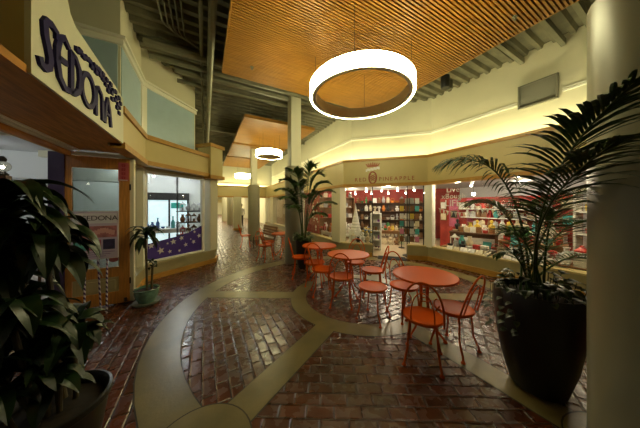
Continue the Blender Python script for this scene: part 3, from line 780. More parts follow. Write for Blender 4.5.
for (bx, by, tx, ty, h_, n, ll) in ((.0, .0, -.02, .0, 1.02, 26, .36), (.06, .02, .07, .02, .55, 8, .10)):
    c = MB(); c.tube(bez((bx, by, .22), (bx, by, h_ * .6), (tx, ty, h_ + .05), 8), .016, 10); c.build('cane', CANE, t, smooth=True)
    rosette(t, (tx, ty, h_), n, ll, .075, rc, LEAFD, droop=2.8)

# ------------------------------------------------------------------ lettering helpers
def text_mesh(body, size, depth, align='CENTER', spacing=1.0, shear=0.0):
    cu = bpy.data.curves.new('lettering', 'FONT'); cu.body = body; cu.size = size; cu.extrude = depth / 2
    cu.align_x = align; cu.align_y = 'CENTER'; cu.space_character = spacing; cu.shear = shear; cu.resolution_u = 4
    o = bpy.data.objects.new('lettering_tmp', cu); C.objects.link(o)
    dg = bpy.context.evaluated_depsgraph_get(); dg.update()
    me = bpy.data.meshes.new_from_object(o.evaluated_get(dg)); C.objects.unlink(o); bpy.data.objects.remove(o)
    return me
def text_obj(name, body, size, depth, m, M, parent=None, **kw):
    me = text_mesh(body, size, depth, **kw); me.materials.clear(); me.materials.append(m); me.name = name
    o = bpy.data.objects.new(name, me); C.objects.link(o)
    if parent: o.parent = parent
    o.matrix_basis = M
    return o
def letters(parent, body, size, depth, m, M, spacing=1.0, name='letter'):
    x = 0; items = []
    for c_ in body:
        if c_ == ' ': x += size * .3; continue
        me = text_mesh(c_, size, depth, align='LEFT'); xs = [v.co.x for v in me.vertices]; w_ = max(xs) - min(xs)
        items.append((me, x - min(xs))); x += w_ + size * .12 * spacing
    x -= size * .12 * spacing
    for me, dx in items:
        me.transform(Matrix.Translation((dx - x / 2, 0, 0))); me.materials.clear(); me.materials.append(m); me.name = name
        o = bpy.data.objects.new(name, me); C.objects.link(o); o.parent = parent; o.matrix_basis = M
def facing(loc, heading):
    """text lying in a vertical plane, reading along 'heading' (angle of its left-to-right direction)"""
    h = Vector((math.cos(heading), math.sin(heading), 0)); up = Vector((0, 0, 1)); n = h.cross(up)
    return Matrix(((h.x, up.x, n.x, loc[0]), (h.y, up.y, n.y, loc[1]), (h.z, up.z, n.z, loc[2]), (0, 0, 0, 1)))

# ------------------------------------------------------------------ SEDONA sign board
t = thing('shop_sign', 'cream sign board with purple letters SEDONA and small squares', 'sign', (-1.0, 2.0, 2.47))
def yz_prism(mb, poly, x0, x1):
    n = len(poly); vs = [(x0, p[0], p[1]) for p in poly] + [(x1, p[0], p[1]) for p in poly]
    mb.add(vs, [list(range(n)), [n + i for i in range(n)][::-1]] + [(i, (i + 1) % n, n + (i + 1) % n, n + i) for i in range(n)])
a = MB(); yz_prism(a, [(.12, 0), (1.90, 0), (1.90, .62), (1.6, .655), (.85, .70), (.66, .71), (.58, .76), (.53, .86), (.50, 1.05), (.48, 1.3), (.12, 1.3)], -.03, .0); a.build('board', BOARD, t)
def thick(mb, pts, w, x0=.0, x1=.020, closed=False):
    """flat ribbon stroke with varying width, extruded off the board"""
    n = len(pts); L = []; R = []
    ws = w if isinstance(w, (list, tuple)) else [w] * n
    for i in range(n):
        if closed: a_, b_ = pts[i - 1], pts[(i + 1) % n]
        else: a_, b_ = pts[max(0, i - 1)], pts[min(n - 1, i + 1)]
        dx, dy = b_[0] - a_[0], b_[1] - a_[1]; l = math.hypot(dx, dy) or 1
        nx, ny = -dy / l * ws[i] / 2, dx / l * ws[i] / 2
        L.append((pts[i][0] + nx, pts[i][1] + ny)); R.append((pts[i][0] - nx, pts[i][1] - ny))
    for i in range(n if closed else n - 1):
        j = (i + 1) % n
        yz_prism(mb, [L[i], L[j], R[j], R[i]], x0, x1)
def B(y, z): return (y - 2.0, z - 2.47)
S_ = [B(2.365, 2.86), B(2.36, 2.915), B(2.30, 2.93), B(2.245, 2.915), B(2.225, 2.88), B(2.235, 2.80), B(2.265, 2.73), B(2.285, 2.66), B(2.275, 2.60), B(2.235, 2.57), B(2.19, 2.58), B(2.175, 2.62)]
a = MB(); thick(a, S_, [.045, .05, .05, .055, .06, .062, .062, .06, .055, .05, .05, .05]); a.build('letter_s', LETTER, t)
a = MB(); thick(a, [B(2.53, 2.90), B(2.46, 2.945), B(2.40, 2.90), B(2.37, 2.80), B(2.37, 2.70), B(2.40, 2.60), B(2.47, 2.545), B(2.55, 2.56)], [.04, .05, .055, .06, .06, .055, .05, .045]); thick(a, [B(2.37, 2.74), B(2.50, 2.76)], .045); a.build('letter_e', LETTER, t)
a = MB(); thick(a, [B(2.565, 2.91), B(2.565, 2.55)], .055); thick(a, [B(2.55, 2.90), B(2.63, 2.885), B(2.69, 2.82), B(2.705, 2.72), B(2.68, 2.62), B(2.61, 2.565), B(2.55, 2.56)], [.03, .045, .055, .06, .055, .045, .03]); a.build('letter_d', LETTER, t)
a = MB(); thick(a, [(B(2.86, 2.715)[0] + .125 * math.cos(q), B(2.86, 2.715)[1] + .15 * math.sin(q)) for q in [2 * PI * k / 28 for k in range(28)]], .045, closed=True); a.build('letter_o', LETTER, t)
a = MB(); thick(a, [B(3.02, 2.54), B(3.02, 2.83)], .055); thick(a, [B(3.01, 2.81), B(3.08, 2.85), B(3.15, 2.81), B(3.175, 2.74)], .045); thick(a, [B(3.175, 2.76), B(3.185, 2.54)], .055); a.build('letter_n', LETTER, t)
a = MB(); thick(a, [B(3.24, 2.54), B(3.27, 2.74), B(3.32, 2.84)], .05); thick(a, [B(3.31, 2.85), B(3.38, 2.72), B(3.42, 2.54)], .05); thick(a, [B(3.27, 2.66), B(3.39, 2.66)], .03); a.build('letter_a', LETTER, t)
sq = [(2.66, 2.975), (2.71, 3.0), (2.77, 2.985), (2.83, 3.01), (2.89, 3.02), (2.93, 2.985), (3.00, 3.035), (3.06, 3.045), (3.03, 2.985), (3.12, 3.01), (3.11, 3.055), (3.20, 3.06), (3.19, 3.0), (3.27, 2.98), (3.30, 3.05), (3.34, 2.94),
      (3.37, 3.0), (3.42, 3.06), (3.45, 2.97), (3.50, 3.02), (3.46, 2.90), (3.55, 2.93), (3.57, 3.04), (3.61, 2.98), (3.65, 2.92), (3.70, 3.02), (3.71, 2.90), (3.75, 2.97), (3.62, 2.86), (3.70, 2.82)]
for (y, z) in sq: a = MB(); a.box((.010, *B(y, z)), (.02, .060, .042)); a.build('square', LETTER, t)

# ------------------------------------------------------------------ wooden door with glass
t = thing('shop_door', 'orange wooden shop door with tall glass behind the easel poster', 'door', (-1.50, 4.62, .012))
w = .80; H = 2.36
a = MB(); a.box((-w / 2 + .065, 0, H / 2), (.13, .045, H)); a.box((w / 2 - .065, 0, H / 2), (.13, .045, H))
a.box((0, 0, H - .09), (w - .26, .045, .18)); a.box((0, 0, .10), (w - .26, .045, .20)); a.box((0, 0, .52), (w - .26, .045, .16))
a.build('frame', DOORW, t, bevel=.004)
a = MB(); a.box((0, 0, 1.39), (w - .26, .012, 1.58)); a.build('glass', glass_mat('door_glass', (.62, .66, .62), 1.6), t)
a = MB(); a.box((0, -.006, .32), (w - .27, .02, .24)); a.box((0, -.02, .32), (w - .36, .012, .15)); o = a.build('panel', mat('door_panel', (.50, .40, .18), .45), t, bevel=.004); o['label'] = 'cream lower panel'
a = MB(); a.tube([(w / 2 - .05, -.03, .02), (w / 2 - .05, -.03, .08)], .02, 10); a.build('floor_bolt', BLACK, t)
a = MB(); a.lathe([(.045, 0), (.045, .004)], 20)
o = a.build('oval_sticker', mat('sticker', (.35, .08, .08), .5), t); o.rotation_euler = (PI / 2, 0, 0); o.location = (.20, -.008, .72); o.scale = (1.3, .9, 1)
for z in (.35, 1.9):
    a = MB(); a.box((w / 2 + .006, -.012, z), (.018, .03, .10)); a.build('hinge', BLACK, t)
t = thing('door_sign', 'small red sign with four dark characters on the door frame', 'sign', (-1.175, 4.592, 2.02))
a = MB(); a.box((0, 0, .14), (.13, .006, .30)); a.build('panel', REDSIGN, t)
a = MB()
for k in range(4):
    z = .245 - k * .068
    a.box((0, -.005, z + .018), (.05, .003, .006)); a.box((0, -.005, z), (.06, .003, .006)); a.box((0, -.005, z - .018), (.045, .003, .006)); a.box((-.012, -.005, z), (.006, .003, .045)); a.box((.014, -.005, z - .004), (.006, .003, .035))
a.build('characters', mat('sign_dark_red', (.30, .0, .01), .5), t)
a = MB(); a.box((0, -.005, .004), (.10, .003, .012)); a.build('white_strip', WHITEP, t)
# door surround
mb = MB(); mb.box((-1.075, 4.66, 1.22), (.05, .10, 2.42)); mb.box((-1.46, 4.66, 2.41), (.82, .10, .05)); struct(mb.build('trim_26', CREAM))

# ------------------------------------------------------------------ easel poster
t = thing('easel_sign', 'SEDONA poster on a striped two-legged easel before the wooden door', 'sign', (-1.41, 4.30, .004), rad(4))
PW, PZ0, PZ1 = .48, .82, 1.51
a = MB(); a.box((0, 0, (PZ0 + PZ1) / 2), (PW + .02, .015, PZ1 - PZ0 + .02)); a.build('backing', mat('poster_edge', (.62, .60, .62), .4), t)
def pp(name, x0, x1, z0, z1, m, dy=-.009):
    a = MB(); a.box(((x0 + x1) / 2, dy, (z0 + z1) / 2), (x1 - x0, .003, z1 - z0)); return a.build(name, m, t)
lil = mat('poster_lilac', (.55, .46, .62), .4); pp('poster', -PW / 2, PW / 2, PZ0, PZ1, lil)
pp('poster_header', -PW / 2 + .01, PW / 2 - .01, 1.34, 1.49, mat('poster_white', (.70, .68, .74), .4), -.0105)
pp('poster_photo', -PW / 2 + .01, PW / 2 - .01, 1.13, 1.30, mat('poster_rose', (.60, .22, .24), .4, noise=.55, nscale=9), -.0105)
a = MB()
for k in range(14):
    x = -.26 + k * .038; a.box((x, -.012, 1.215 + .02 * math.sin(k * .8)), (.05, .002, .07), M=Matrix.Rotation(rad(20 * math.sin(k)), 3, 'Y'))
a.v = [(v[0] * .8, v[1], v[2]) for v in a.v]; a.build('poster_photo_detail', mat('poster_rose_light', (.72, .40, .38), .4), t)
for i, (x0, c) in enumerate(((-.22, (.10, .42, .42)), (-.07, (.62, .12, .26)), (.08, (.05, .04, .12)))):
    pp('poster_tile', x0, x0 + .13, .95, 1.10, mat('poster_tile%d' % i, c, .4, noise=.5, nscale=14), -.0105)
for k in range(3): pp('poster_text_line', -.21, .21 - .05 * k, .91 - .03 * k, .918 - .03 * k, mat('poster_ink', (.22, .14, .32), .5), -.0105)
letters(t, 'SEDONA', .10, .003, mat('poster_black', (.03, .02, .05), .5), facing((.055, -.0125, 1.415), 0), .5)
stripe = bpy.data.materials.new('striped_pole'); stripe.use_nodes = True
nt = stripe.node_tree; bs = nt.nodes['Principled BSDF']; tc = nt.nodes.new('ShaderNodeTexCoord'); wv = nt.nodes.new('ShaderNodeTexWave'); wv.bands_direction = 'DIAGONAL'; wv.inputs['Scale'].default_value = 9
rm = nt.nodes.new('ShaderNodeValToRGB'); rm.color_ramp.interpolation = 'CONSTANT'; rm.color_ramp.elements[0].color = (.06, .02, .12, 1); rm.color_ramp.elements[1].color = (.6, .55, .6, 1); rm.color_ramp.elements[1].position = .5
nt.links.new(tc.outputs['Object'], wv.inputs['Vector']); nt.links.new(wv.outputs['Fac'], rm.inputs['Fac']); nt.links.new(rm.outputs['Color'], bs.inputs['Base Color'])
for x in (-.11, .12):
    a = MB(); a.tube([(x, -.02, 0), (x, .006, .84)], .012, 8); a.build('leg', stripe, t)
a = MB(); a.tube([(0, .22, 0), (0, .02, 1.3)], .012, 8); a.build('leg', stripe, t)

# ------------------------------------------------------------------ RED PINEAPPLE lettering on the fascia
nAB = (math.cos(angAB + PI / 2 + PI), math.sin(angAB + PI / 2 + PI))   # towards the corridor
def onAB(q, z, d=.008):
    p = along(q, A_, B_); return (p[0] + nAB[0] * d, p[1] + nAB[1] * d, z)
t = thing('shop_sign', 'red lettering RED PINEAPPLE with a pineapple emblem on the fascia', 'sign', (0, 0, 0))
letters(t, 'RED', .165, .012, INKR, facing(onAB(.225, 2.43), angAB), 2.3)
letters(t, 'PINEAPPLE', .165, .012, INKR, facing(onAB(.655, 2.43), angAB), 2.3)
M_ = facing(onAB(.375, 2.46, .006), angAB) @ Matrix.Scale(1.35, 4)
def emb(mb, fn): o = len(mb.v); fn(mb); mb.v[o:] = [tuple((M_ @ Vector(v))) for v in mb.v[o:]]
def ell(mb, cx, cy, rx, ry, w, n=24):
    mb.tube([(cx + rx * math.cos(2 * PI * k / n), cy + ry * math.sin(2 * PI * k / n), .004) for k in range(n)], w, 6, closed=True)
def body(mb):
    ell(mb, 0, .02, .085, .135, .014)
    for k in range(-2, 3):
        mb.tube([(-.08, .02 + k * .045 - .05, .004), (.08, .02 + k * .045 + .05, .004)], .008, 5) if abs(k) < 2 else None
        mb.tube([(-.08, .02 + k * .045 + .05, .004), (.08, .02 + k * .045 - .05, .004)], .008, 5) if abs(k) < 2 else None
a = MB(); emb(a, body); a.build('pineapple', INKR, t)
def crown(mb):
    for k in range(-3, 4):
        x = k * .032; mb.add([(x - .022, .27, .003), (x + .022, .27, .003), (x * 1.5 + .012, .36 - abs(k) * .008, .003), (x * 1.7, .39 - abs(k) * .012, .003), (x * 1.5 - .014, .36 - abs(k) * .008, .003),
                                  (x - .022, .27, .010), (x + .022, .27, .010), (x * 1.5 + .012, .36 - abs(k) * .008, .010), (x * 1.7, .39 - abs(k) * .012, .010), (x * 1.5 - .014, .36 - abs(k) * .008, .010)],
                                 [(0, 1, 2, 3, 4), (9, 8, 7, 6, 5)] + [(i, (i + 1) % 5, 5 + (i + 1) % 5, 5 + i) for i in range(5)])
a = MB(); emb(a, crown); a.build('crown', mat('sign_crown', (.36, .09, .03), .5), t)
def banner(mb):
    for k in range(9):
        x = -.14 + k * .035; mb.box((x, .19 + .045 * (k / 8) + (.012 if k % 2 else 0), .008), (.034, .06, .008))
a = MB(); emb(a, banner); a.build('banner', WHITEP, t)

# ------------------------------------------------------------------ left shop window: purple film with stars
fm = MB(); N = 24
def filmtop(q): return .76 + .30 * (q ** 1.5) + .02 * math.sin(q * 6.2 + .4)
for i in range(N):
    q0, q1 = i / N, (i + 1) / N
    P, Q = offp(lerp(W0, W1, q0), angF3, .094), offp(lerp(W0, W1, q1), angF3, .094)
    z0, z1 = filmtop(q0), filmtop(q1)
    P2, Q2 = offp(P, angF3, .004), offp(Q, angF3, .004)
    fm.add([(P[0], P[1], .405), (Q[0], Q[1], .405), (Q[0], Q[1], z1), (P[0], P[1], z0), (P2[0], P2[1], .405), (Q2[0], Q2[1], .405), (Q2[0], Q2[1], z1), (P2[0], P2[1], z0)],
           [(0, 1, 2, 3), (7, 6, 5, 4), (3, 2, 6, 7), (0, 4, 5, 1)])
film = thing('window_film', 'purple wavy film with pale stars low on the left shop window', 'window film')
fm.build('film', PURPLE2, film)
STAR = mat('star_print', (.62, .58, .60), .5)
def star(q, z, r, rot):
    c = offp(lerp(W0, W1, q), angF3, .088); a = MB(); vs = []
    for k in range(10):
        rr = r if k % 2 == 0 else r * .42; an = rot + PI * k / 5 + PI / 2
        vs.append((c[0] + math.cos(angF3) * rr * math.cos(an), c[1] + math.sin(angF3) * rr * math.cos(an), z + rr * math.sin(an)))
    d = (-math.sin(angF3) * .004, math.cos(angF3) * .004, 0)
    vs += [tuple(v[i] + d[i] for i in range(3)) for v in vs]
    a.add(vs, [list(range(10)), list(range(10, 20))[::-1]] + [(k, (k + 1) % 10, 10 + (k + 1) % 10, 10 + k) for k in range(10)])
    a.build('star', STAR, film)
for (q, z, r, rt) in ((.07, .72, .07, .1), (.22, .58, .085, .3), (.37, .52, .05, .2), (.43, .74, .075, .1), (.54, .50, .04, .4), (.58, .80, .065, .3), (.66, .62, .06, .2), (.70, .94, .05, .1), (.82, .66, .06, .4), (.94, .80, .065, .2), (.84, .92, .04, .1), (.33, .72, .03, .0), (.76, .74, .025, .2)): star(q, z, r, rt)

# ------------------------------------------------------------------ merchandise
ORD = ['leftmost', 'second from left', 'third from left', 'fourth from left', 'fifth from left', 'sixth from left', 'seventh from left', 'eighth from left', 'ninth from left', 'tenth from left', 'eleventh from left', 'twelfth from left', 'thirteenth from left', 'fourteenth from left', 'fifteenth from left', 'sixteenth from left']
PAL = {'red': (.55, .04, .03), 'white': (.75, .73, .68), 'cream': (.66, .56, .38), 'teal': (.06, .34, .34), 'blue': (.08, .16, .42), 'pink': (.62, .2, .32), 'yellow': (.68, .48, .06), 'brown': (.24, .11, .04), 'black': (.02, .02, .02),
       'green': (.06, .24, .07), 'orange': (.70, .22, .03), 'grey': (.32, .32, .31), 'silver': (.55, .56, .58), 'purple': (.20, .06, .30)}
def gm(c): return mat('goods_' + c, PAL[c], .4, noise=.2, nscale=20)
PROTO = {}
def good_mesh(kind, col, rnd):
    key = (kind, col)
    if key in PROTO: return PROTO[key]
    m = MB(); s = 1
    if kind == 'gift box': m.box((0, 0, .06), (.14, .11, .12)); m.box((0, 0, .128), (.15, .12, .016)); m.box((0, 0, .07), (.02, .122, .135))
    elif kind == 'vase': m.lathe([(.001, 0), (.035, 0), (.06, .05), (.065, .10), (.03, .17), (.028, .20), (.04, .22), (.03, .22), (.02, .18), (.001, .16)], 16)
    elif kind == 'jar': m.lathe([(.001, 0), (.05, 0), (.054, .02), (.054, .12), (.045, .135), (.05, .137), (.05, .16), (.012, .165), (.015, .185), (.001, .19)], 16)
    elif kind == 'bottle': m.lathe([(.001, 0), (.035, 0), (.036, .12), (.012, .17), (.012, .22), (.016, .222), (.016, .24), (.001, .24)], 14)
    elif kind == 'bowl': m.lathe([(.001, 0), (.04, 0), (.05, .01), (.09, .06), (.10, .09), (.093, .09), (.05, .02), (.001, .015)], 18)
    elif kind == 'basket':
        m.lathe([(.001, 0), (.08, 0), (.10, .06), (.105, .12), (.11, .125), (.095, .12), (.09, .05), (.001, .03)], 18)
        m.tube([(.1 * math.cos(PI * k / 12), 0, .12 + .12 * math.sin(PI * k / 12)) for k in range(13)], .008, 6)
    elif kind == 'plush toy':
        m.ball((0, 0, .07), .065, 1, .85, 1.1); m.ball((0, -.005, .17), .05)
        for sx in (-1, 1): m.ball((sx * .04, 0, .21), .018); m.ball((sx * .06, -.02, .09), .025, 1, 1, 1.6); m.ball((sx * .04, -.05, .025), .026, 1, 1.4, 1)
    elif kind == 'lantern':
        m.box((0, 0, .01), (.12, .12, .02)); m.box((0, 0, .18), (.12, .12, .02))
        for sx in (-1, 1):
            for sy in (-1, 1): m.box((sx * .052, sy * .052, .095), (.012, .012, .15))
        m.lathe([(.06, .19), (.02, .23), (.02, .25), (.001, .25)], 12); m.lathe([(.025, .02), (.025, .10), (.001, .10)], 10)
    elif kind == 'picture frame':
        R_ = Matrix.Rotation(rad(-12), 3, 'X')
        for sx in (-1, 1): m.box((sx * .075, .02, .10), (.02, .015, .20), M=R_)
        for sz in (-1, 1): m.box((0, .02 + sz * .019, .10 + sz * .09), (.17, .015, .02), M=R_)
        m.box((0, .024, .10), (.14, .006, .17), M=R_); m.box((0, .06, .08), (.02, .006, .16), M=Matrix.Rotation(rad(20), 3, 'X'))
    elif kind == 'book': m.box((0, 0, .11), (.04, .15, .22)); m.box((.0, -.004, .11), (.032, .15, .205))
    elif kind == 'bag':
        m.add([(-.08, -.04, 0), (.08, -.04, 0), (.08, .04, 0), (-.08, .04, 0), (-.09, -.03, .19), (.09, -.03, .19), (.09, .03, .19), (-.09, .03, .19)], [(3, 2, 1, 0), (4, 5, 6, 7), (0, 1, 5, 4), (1, 2, 6, 5), (2, 3, 7, 6), (3, 0, 4, 7)])
        for sy in (-1, 1): m.tube([(.045 * math.cos(PI * k / 10), sy * .028, .185 + .07 * math.sin(PI * k / 10)) for k in range(11)], .005, 5)
    elif kind == 'candle': m.lathe([(.001, 0), (.05, 0), (.05, .012), (.03, .016), (.03, .13), (.004, .132), (.003, .15), (.001, .15)], 14)
    elif kind == 'figurine':
        m.lathe([(.001, 0), (.06, 0), (.06, .02), (.035, .03), (.05, .10), (.045, .17), (.02, .20), (.018, .215), (.035, .24), (.03, .28), (.001, .30)], 14); m.ball((.045, -.02, .14), .02, 1, 1, 2); m.ball((-.045, -.02, .14), .02, 1, 1, 2)
    elif kind == 'card': m.box((0, -.045, .045), (.15, .004, .125), M=Matrix.Rotation(rad(-48), 3, 'X')); m.box((0, .045, .045), (.15, .004, .125), M=Matrix.Rotation(rad(48), 3, 'X'))
    elif kind == 'flower bunch':
        m.lathe([(.001, 0), (.04, 0), (.055, .10), (.05, .10), (.001, .03)], 12)
        for k in range(11):
            a_ = 2.4 * k; rr = .02 + .006 * k; z = .20 - .004 * k + .02 * math.sin(k * 3)
            m.tube([(0, 0, .06), (rr * math.cos(a_), rr * math.sin(a_), z)], .004, 4); m.ball((rr * math.cos(a_), rr * math.sin(a_), z), .026, n=8, m=5)
    elif kind == 'hat': m.lathe([(.001, 0), (.13, 0), (.135, .008), (.08, .015), (.075, .08), (.05, .10), (.001, .10)], 18)
    me = m.build(kind.replace(' ', '_'), gm(col), smooth=kind in ('vase', 'jar', 'bottle', 'bowl', 'basket', 'plush toy', 'figurine', 'flower bunch', 'hat', 'candle'), bevel=.004 if kind in ('gift box', 'bag', 'book') else 0)
    PROTO[key] = me; me['used'] = 0
    return me
rg = random.Random(21)
def goods_row(place, P, Q, z, n, kinds, cols, group, scale=1.0, rz=0.0, jit=.0, hmax=9.0):
    items = []
    for k in range(n):
        q = (k + .5) / n; x = P[0] + (Q[0] - P[0]) * q + rg.uniform(-jit, jit); y_ = P[1] + (Q[1] - P[1]) * q + rg.uniform(-jit, jit)
        items.append((screen_u(x, y_), x, y_, rg.choice(kinds), rg.choice(cols)))
    items.sort(); gap = math.hypot(Q[0] - P[0], Q[1] - P[1]) / n
    for k, (u, x, y_, kd, cl) in enumerate(items):
        o = good_mesh(kd, cl, rg)
        if o['used']: o = o.copy(); C.objects.link(o)
        else: o['used'] = 1
        o.location = (x, y_, z + .0005); o.rotation_euler = (0, 0, rz + rg.uniform(-.25, .25)); bb = o.data.vertices; ex = 2 * max(max(abs(v.co.x) for v in bb), max(abs(v.co.y) for v in bb) * .8); hh = max(v.co.z for v in bb)
        s = min(scale * rg.uniform(.9, 1.1), gap * .95 / ex, hmax / hh); o.scale = (s, s, s)
        tag(o, '%s %s, %s %s' % (cl, kd, ORD[k], place), kd, group)

def shelf_unit(label, loc, rz, w, d, h, nsh, m, name='shelf_unit', back=True, th=.036):
    t = thing(name, label, 'shelf', loc, rz)
    for sx in (-1, 1):
        a = MB(); a.box((sx * (w / 2 - th / 2), 0, h / 2), (th, d, h)); a.build('side_panel', m, t)
    tops = []
    for k in range(nsh + 1):
        z = .06 + (h - .075) * k / nsh
        a = MB(); a.box((0, 0, z), (w - 2 * th + .002, d, .03)); a.build('shelf', m, t); tops.append(z + .015)
    if back: a = MB(); a.box((0, d / 2 - .006, h / 2), (w - 2 * th, .012, h)); a.build('back_panel', m, t)
    return tops
def local(loc, rz, x, y): c, s = math.cos(rz), math.sin(rz); return (loc[0] + c * x - s * y, loc[1] + s * x + c * y)
def display_table(label, loc, rz, w, d, h, m, cloth=None):
    t = thing('display_table', label, 'table', loc, rz)
    a = MB(); a.box((0, 0, h - .02), (w, d, .04)); a.build('tabletop', m, t, bevel=.004)
    for sx in (-1, 1):
        for sy in (-1, 1):
            a = MB(); a.box((sx * (w / 2 - .05), sy * (d / 2 - .05), (h - .04) / 2), (.06, .06, h - .04)); a.build('leg', m, t)
    a = MB()
    for sy in (-1, 1): a.box((0, sy * (d / 2 - .05), h - .09), (w - .16, .02, .10))
    a.build('apron', m, t)
    return t
FZ = .012
# --- window 1 (right shop window)
goods_row('in the row on the right window sill', (5.89, 3.45), (5.89, 1.5), .435, 11, ['card'], ['white', 'white', 'cream'], 'folded cards on the window sill', .95, -PI / 2)
L1 = (6.95, 3.30, FZ); display_table('dark wood display table behind the left part of the right window', L1, rad(-70), 1.15, .55, .82, DARKW)
P, Q = local(L1, rad(-70), -.5, -.14), local(L1, rad(-70), .5, -.14)
goods_row('at the front of the dark display table', P, Q, FZ + .82, 7, ['gift box', 'basket', 'picture frame', 'bowl', 'bag'], ['cream', 'brown', 'white', 'red'], 'goods on the dark display table', 1.15, rad(-70))
P, Q = local(L1, rad(-70), -.5, .14), local(L1, rad(-70), .5, .14)
goods_row('at the rear of the dark display table', P, Q, FZ + .82, 6, ['lantern', 'vase', 'figurine', 'plush toy', 'flower bunch'], ['white', 'yellow', 'black', 'teal', 'cream'], 'rear goods on the dark display table', 1.25, rad(-70))
L2 = (6.90, 2.02, FZ); display_table('brown display table with flowers behind the middle of the right window', L2, rad(-80), 1.15, .55, .72, BROWNW)
P, Q = local(L2, rad(-80), -.5, -.14), local(L2, rad(-80), .5, -.14)
goods_row('at the front of the brown display table', P, Q, FZ + .72, 7, ['flower bunch', 'gift box', 'bag', 'plush toy'], ['red', 'teal', 'pink', 'white', 'red'], 'goods on the brown display table', 1.15, rad(-80))
P, Q = local(L2, rad(-80), -.5, .14), local(L2, rad(-80), .5, .14)
goods_row('at the rear of the brown display table', P, Q, FZ + .72, 6, ['vase', 'jar', 'figurine', 'picture frame'], ['brown', 'white', 'cream', 'purple', 'green'], 'rear goods on the brown display table', 1.3, rad(-80))
t = thing('display_plinth', 'long low white display plinth just behind the right window sill', 'plinth', (6.26, 2.35, FZ))
a = MB(); a.box((0, 0, .21), (.40, 2.7, .42)); a.build('body', WHITEP, t, bevel=.006); a = MB(); a.box((0, 0, .43), (.44, 2.74, .02)); a.build('top', BROWNW, t)
goods_row('in the front row on the low plinth', (6.15, 3.6), (6.15, 1.05), FZ + .44, 15, ['basket', 'plush toy', 'bag', 'gift box', 'jar', 'bowl'], ['brown', 'cream', 'red', 'black', 'white', 'white', 'grey'], 'front goods on the low plinth', 1.3, -PI / 2, hmax=.28)
goods_row('in the rear row on the low plinth', (6.36, 3.6), (6.36, 1.05), FZ + .44, 13, ['lantern', 'vase', 'figurine', 'picture frame', 'basket', 'flower bunch'], ['brown', 'cream', 'white', 'teal', 'white', 'silver', 'red'], 'rear goods on the low plinth', 1.5, -PI / 2, hmax=.42)
# white cloth counter and red display wall behind
t = thing('counter', 'long white counter in front of the red display wall', 'counter', (7.65, 2.75, FZ), -PI / 2)
a = MB(); a.box((0, 0, .45), (2.2, .45, .90)); a.build('body', WHITEP, t); a = MB(); a.box((0, 0, .915), (2.26, .50, .03)); a.build('top', CREAM, t, bevel=.005)
goods_row('on the long white counter', (7.55, 3.75), (7.55, 1.75), FZ + .93, 12, ['picture frame', 'lantern', 'bottle', 'gift box', 'vase', 'jar'], ['teal', 'white', 'silver', 'brown', 'cream', 'yellow'], 'goods on the white counter', 1.2, -PI / 2)
mb = MB(); mb.box((8.05, 3.2, .95), (.10, 3.5, 1.88)); struct(mb.build('wall_display_red', RED))
mb = MB(); mb.box((7.985, 4.42, 1.35), (.02, .34, 1.0)); mb.box((7.985, 3.9, 1.35), (.02, .18, 1.0)); struct(mb.build('trim_27', PINK))
for k, (y_, z, c) in enumerate(((4.80, 1.62, 'white'), (4.80, 1.20, 'cream'), (4.42, 1.30, 'black'), (4.15, 1.60, 'white'), (1.68, 1.66, 'cream'), (1.66, 1.25, 'teal'))):
    t = thing('wall_picture', '%s picture, %s on the red display wall' % (c, ORD[k]), 'picture', (7.985, y_, z), 0, 'pictures on the red display wall')
    a = MB(); a.box((-.012, 0, 0), (.02, .24, .28)); a.build('frame', BROWNW, t); a = MB(); a.box((-.024, 0, 0), (.004, .19, .23)); a.build('print', gm(c), t)
# shelves at the right part of the window
L3 = (6.95, .60, FZ); tops = shelf_unit('tall white shelf unit behind the big palm, in the right window', L3, -PI / 2 - .1, 1.5, .34, 1.95, 4, WHITEP, back=False)
names = ['lowest', 'second', 'third', 'fourth', 'top']
for i, z in enumerate(tops):
    P, Q = local(L3, -PI / 2 - .1, -.62, -.03), local(L3, -PI / 2 - .1, .62, -.03)
    goods_row('on the %s shelf behind the big palm' % names[i], P, Q, FZ + z, 8, ['gift box', 'plush toy', 'vase', 'bowl', 'jar', 'bag', 'flower bunch'], ['blue', 'yellow', 'red', 'white', 'teal', 'orange', 'green', 'cream', 'grey'], 'goods on the %s shelf behind the big palm' % names[i], 1.6, -PI / 2, hmax=.36)
L4 = (8.3, 0.2, FZ); tops = shelf_unit('brown shelf unit at the back wall, right of the red display wall', L4, -PI / 2, 2.2, .36, 1.9, 4, BROWNW)
for i, z in enumerate(tops[1:]):
    P, Q = local(L4, -PI / 2, -1.0, -.04), local(L4, -PI / 2, 1.0, -.04)
    goods_row('on the %s shelf of the brown back unit' % names[i + 1], P, Q, FZ + z, 11, ['gift box', 'plush toy', 'vase', 'book', 'jar', 'lantern'], ['blue', 'yellow', 'red', 'white', 'teal', 'cream', 'orange'], 'goods on the %s shelf of the brown back unit' % names[i + 1], 1.6, -PI / 2, hmax=.33)
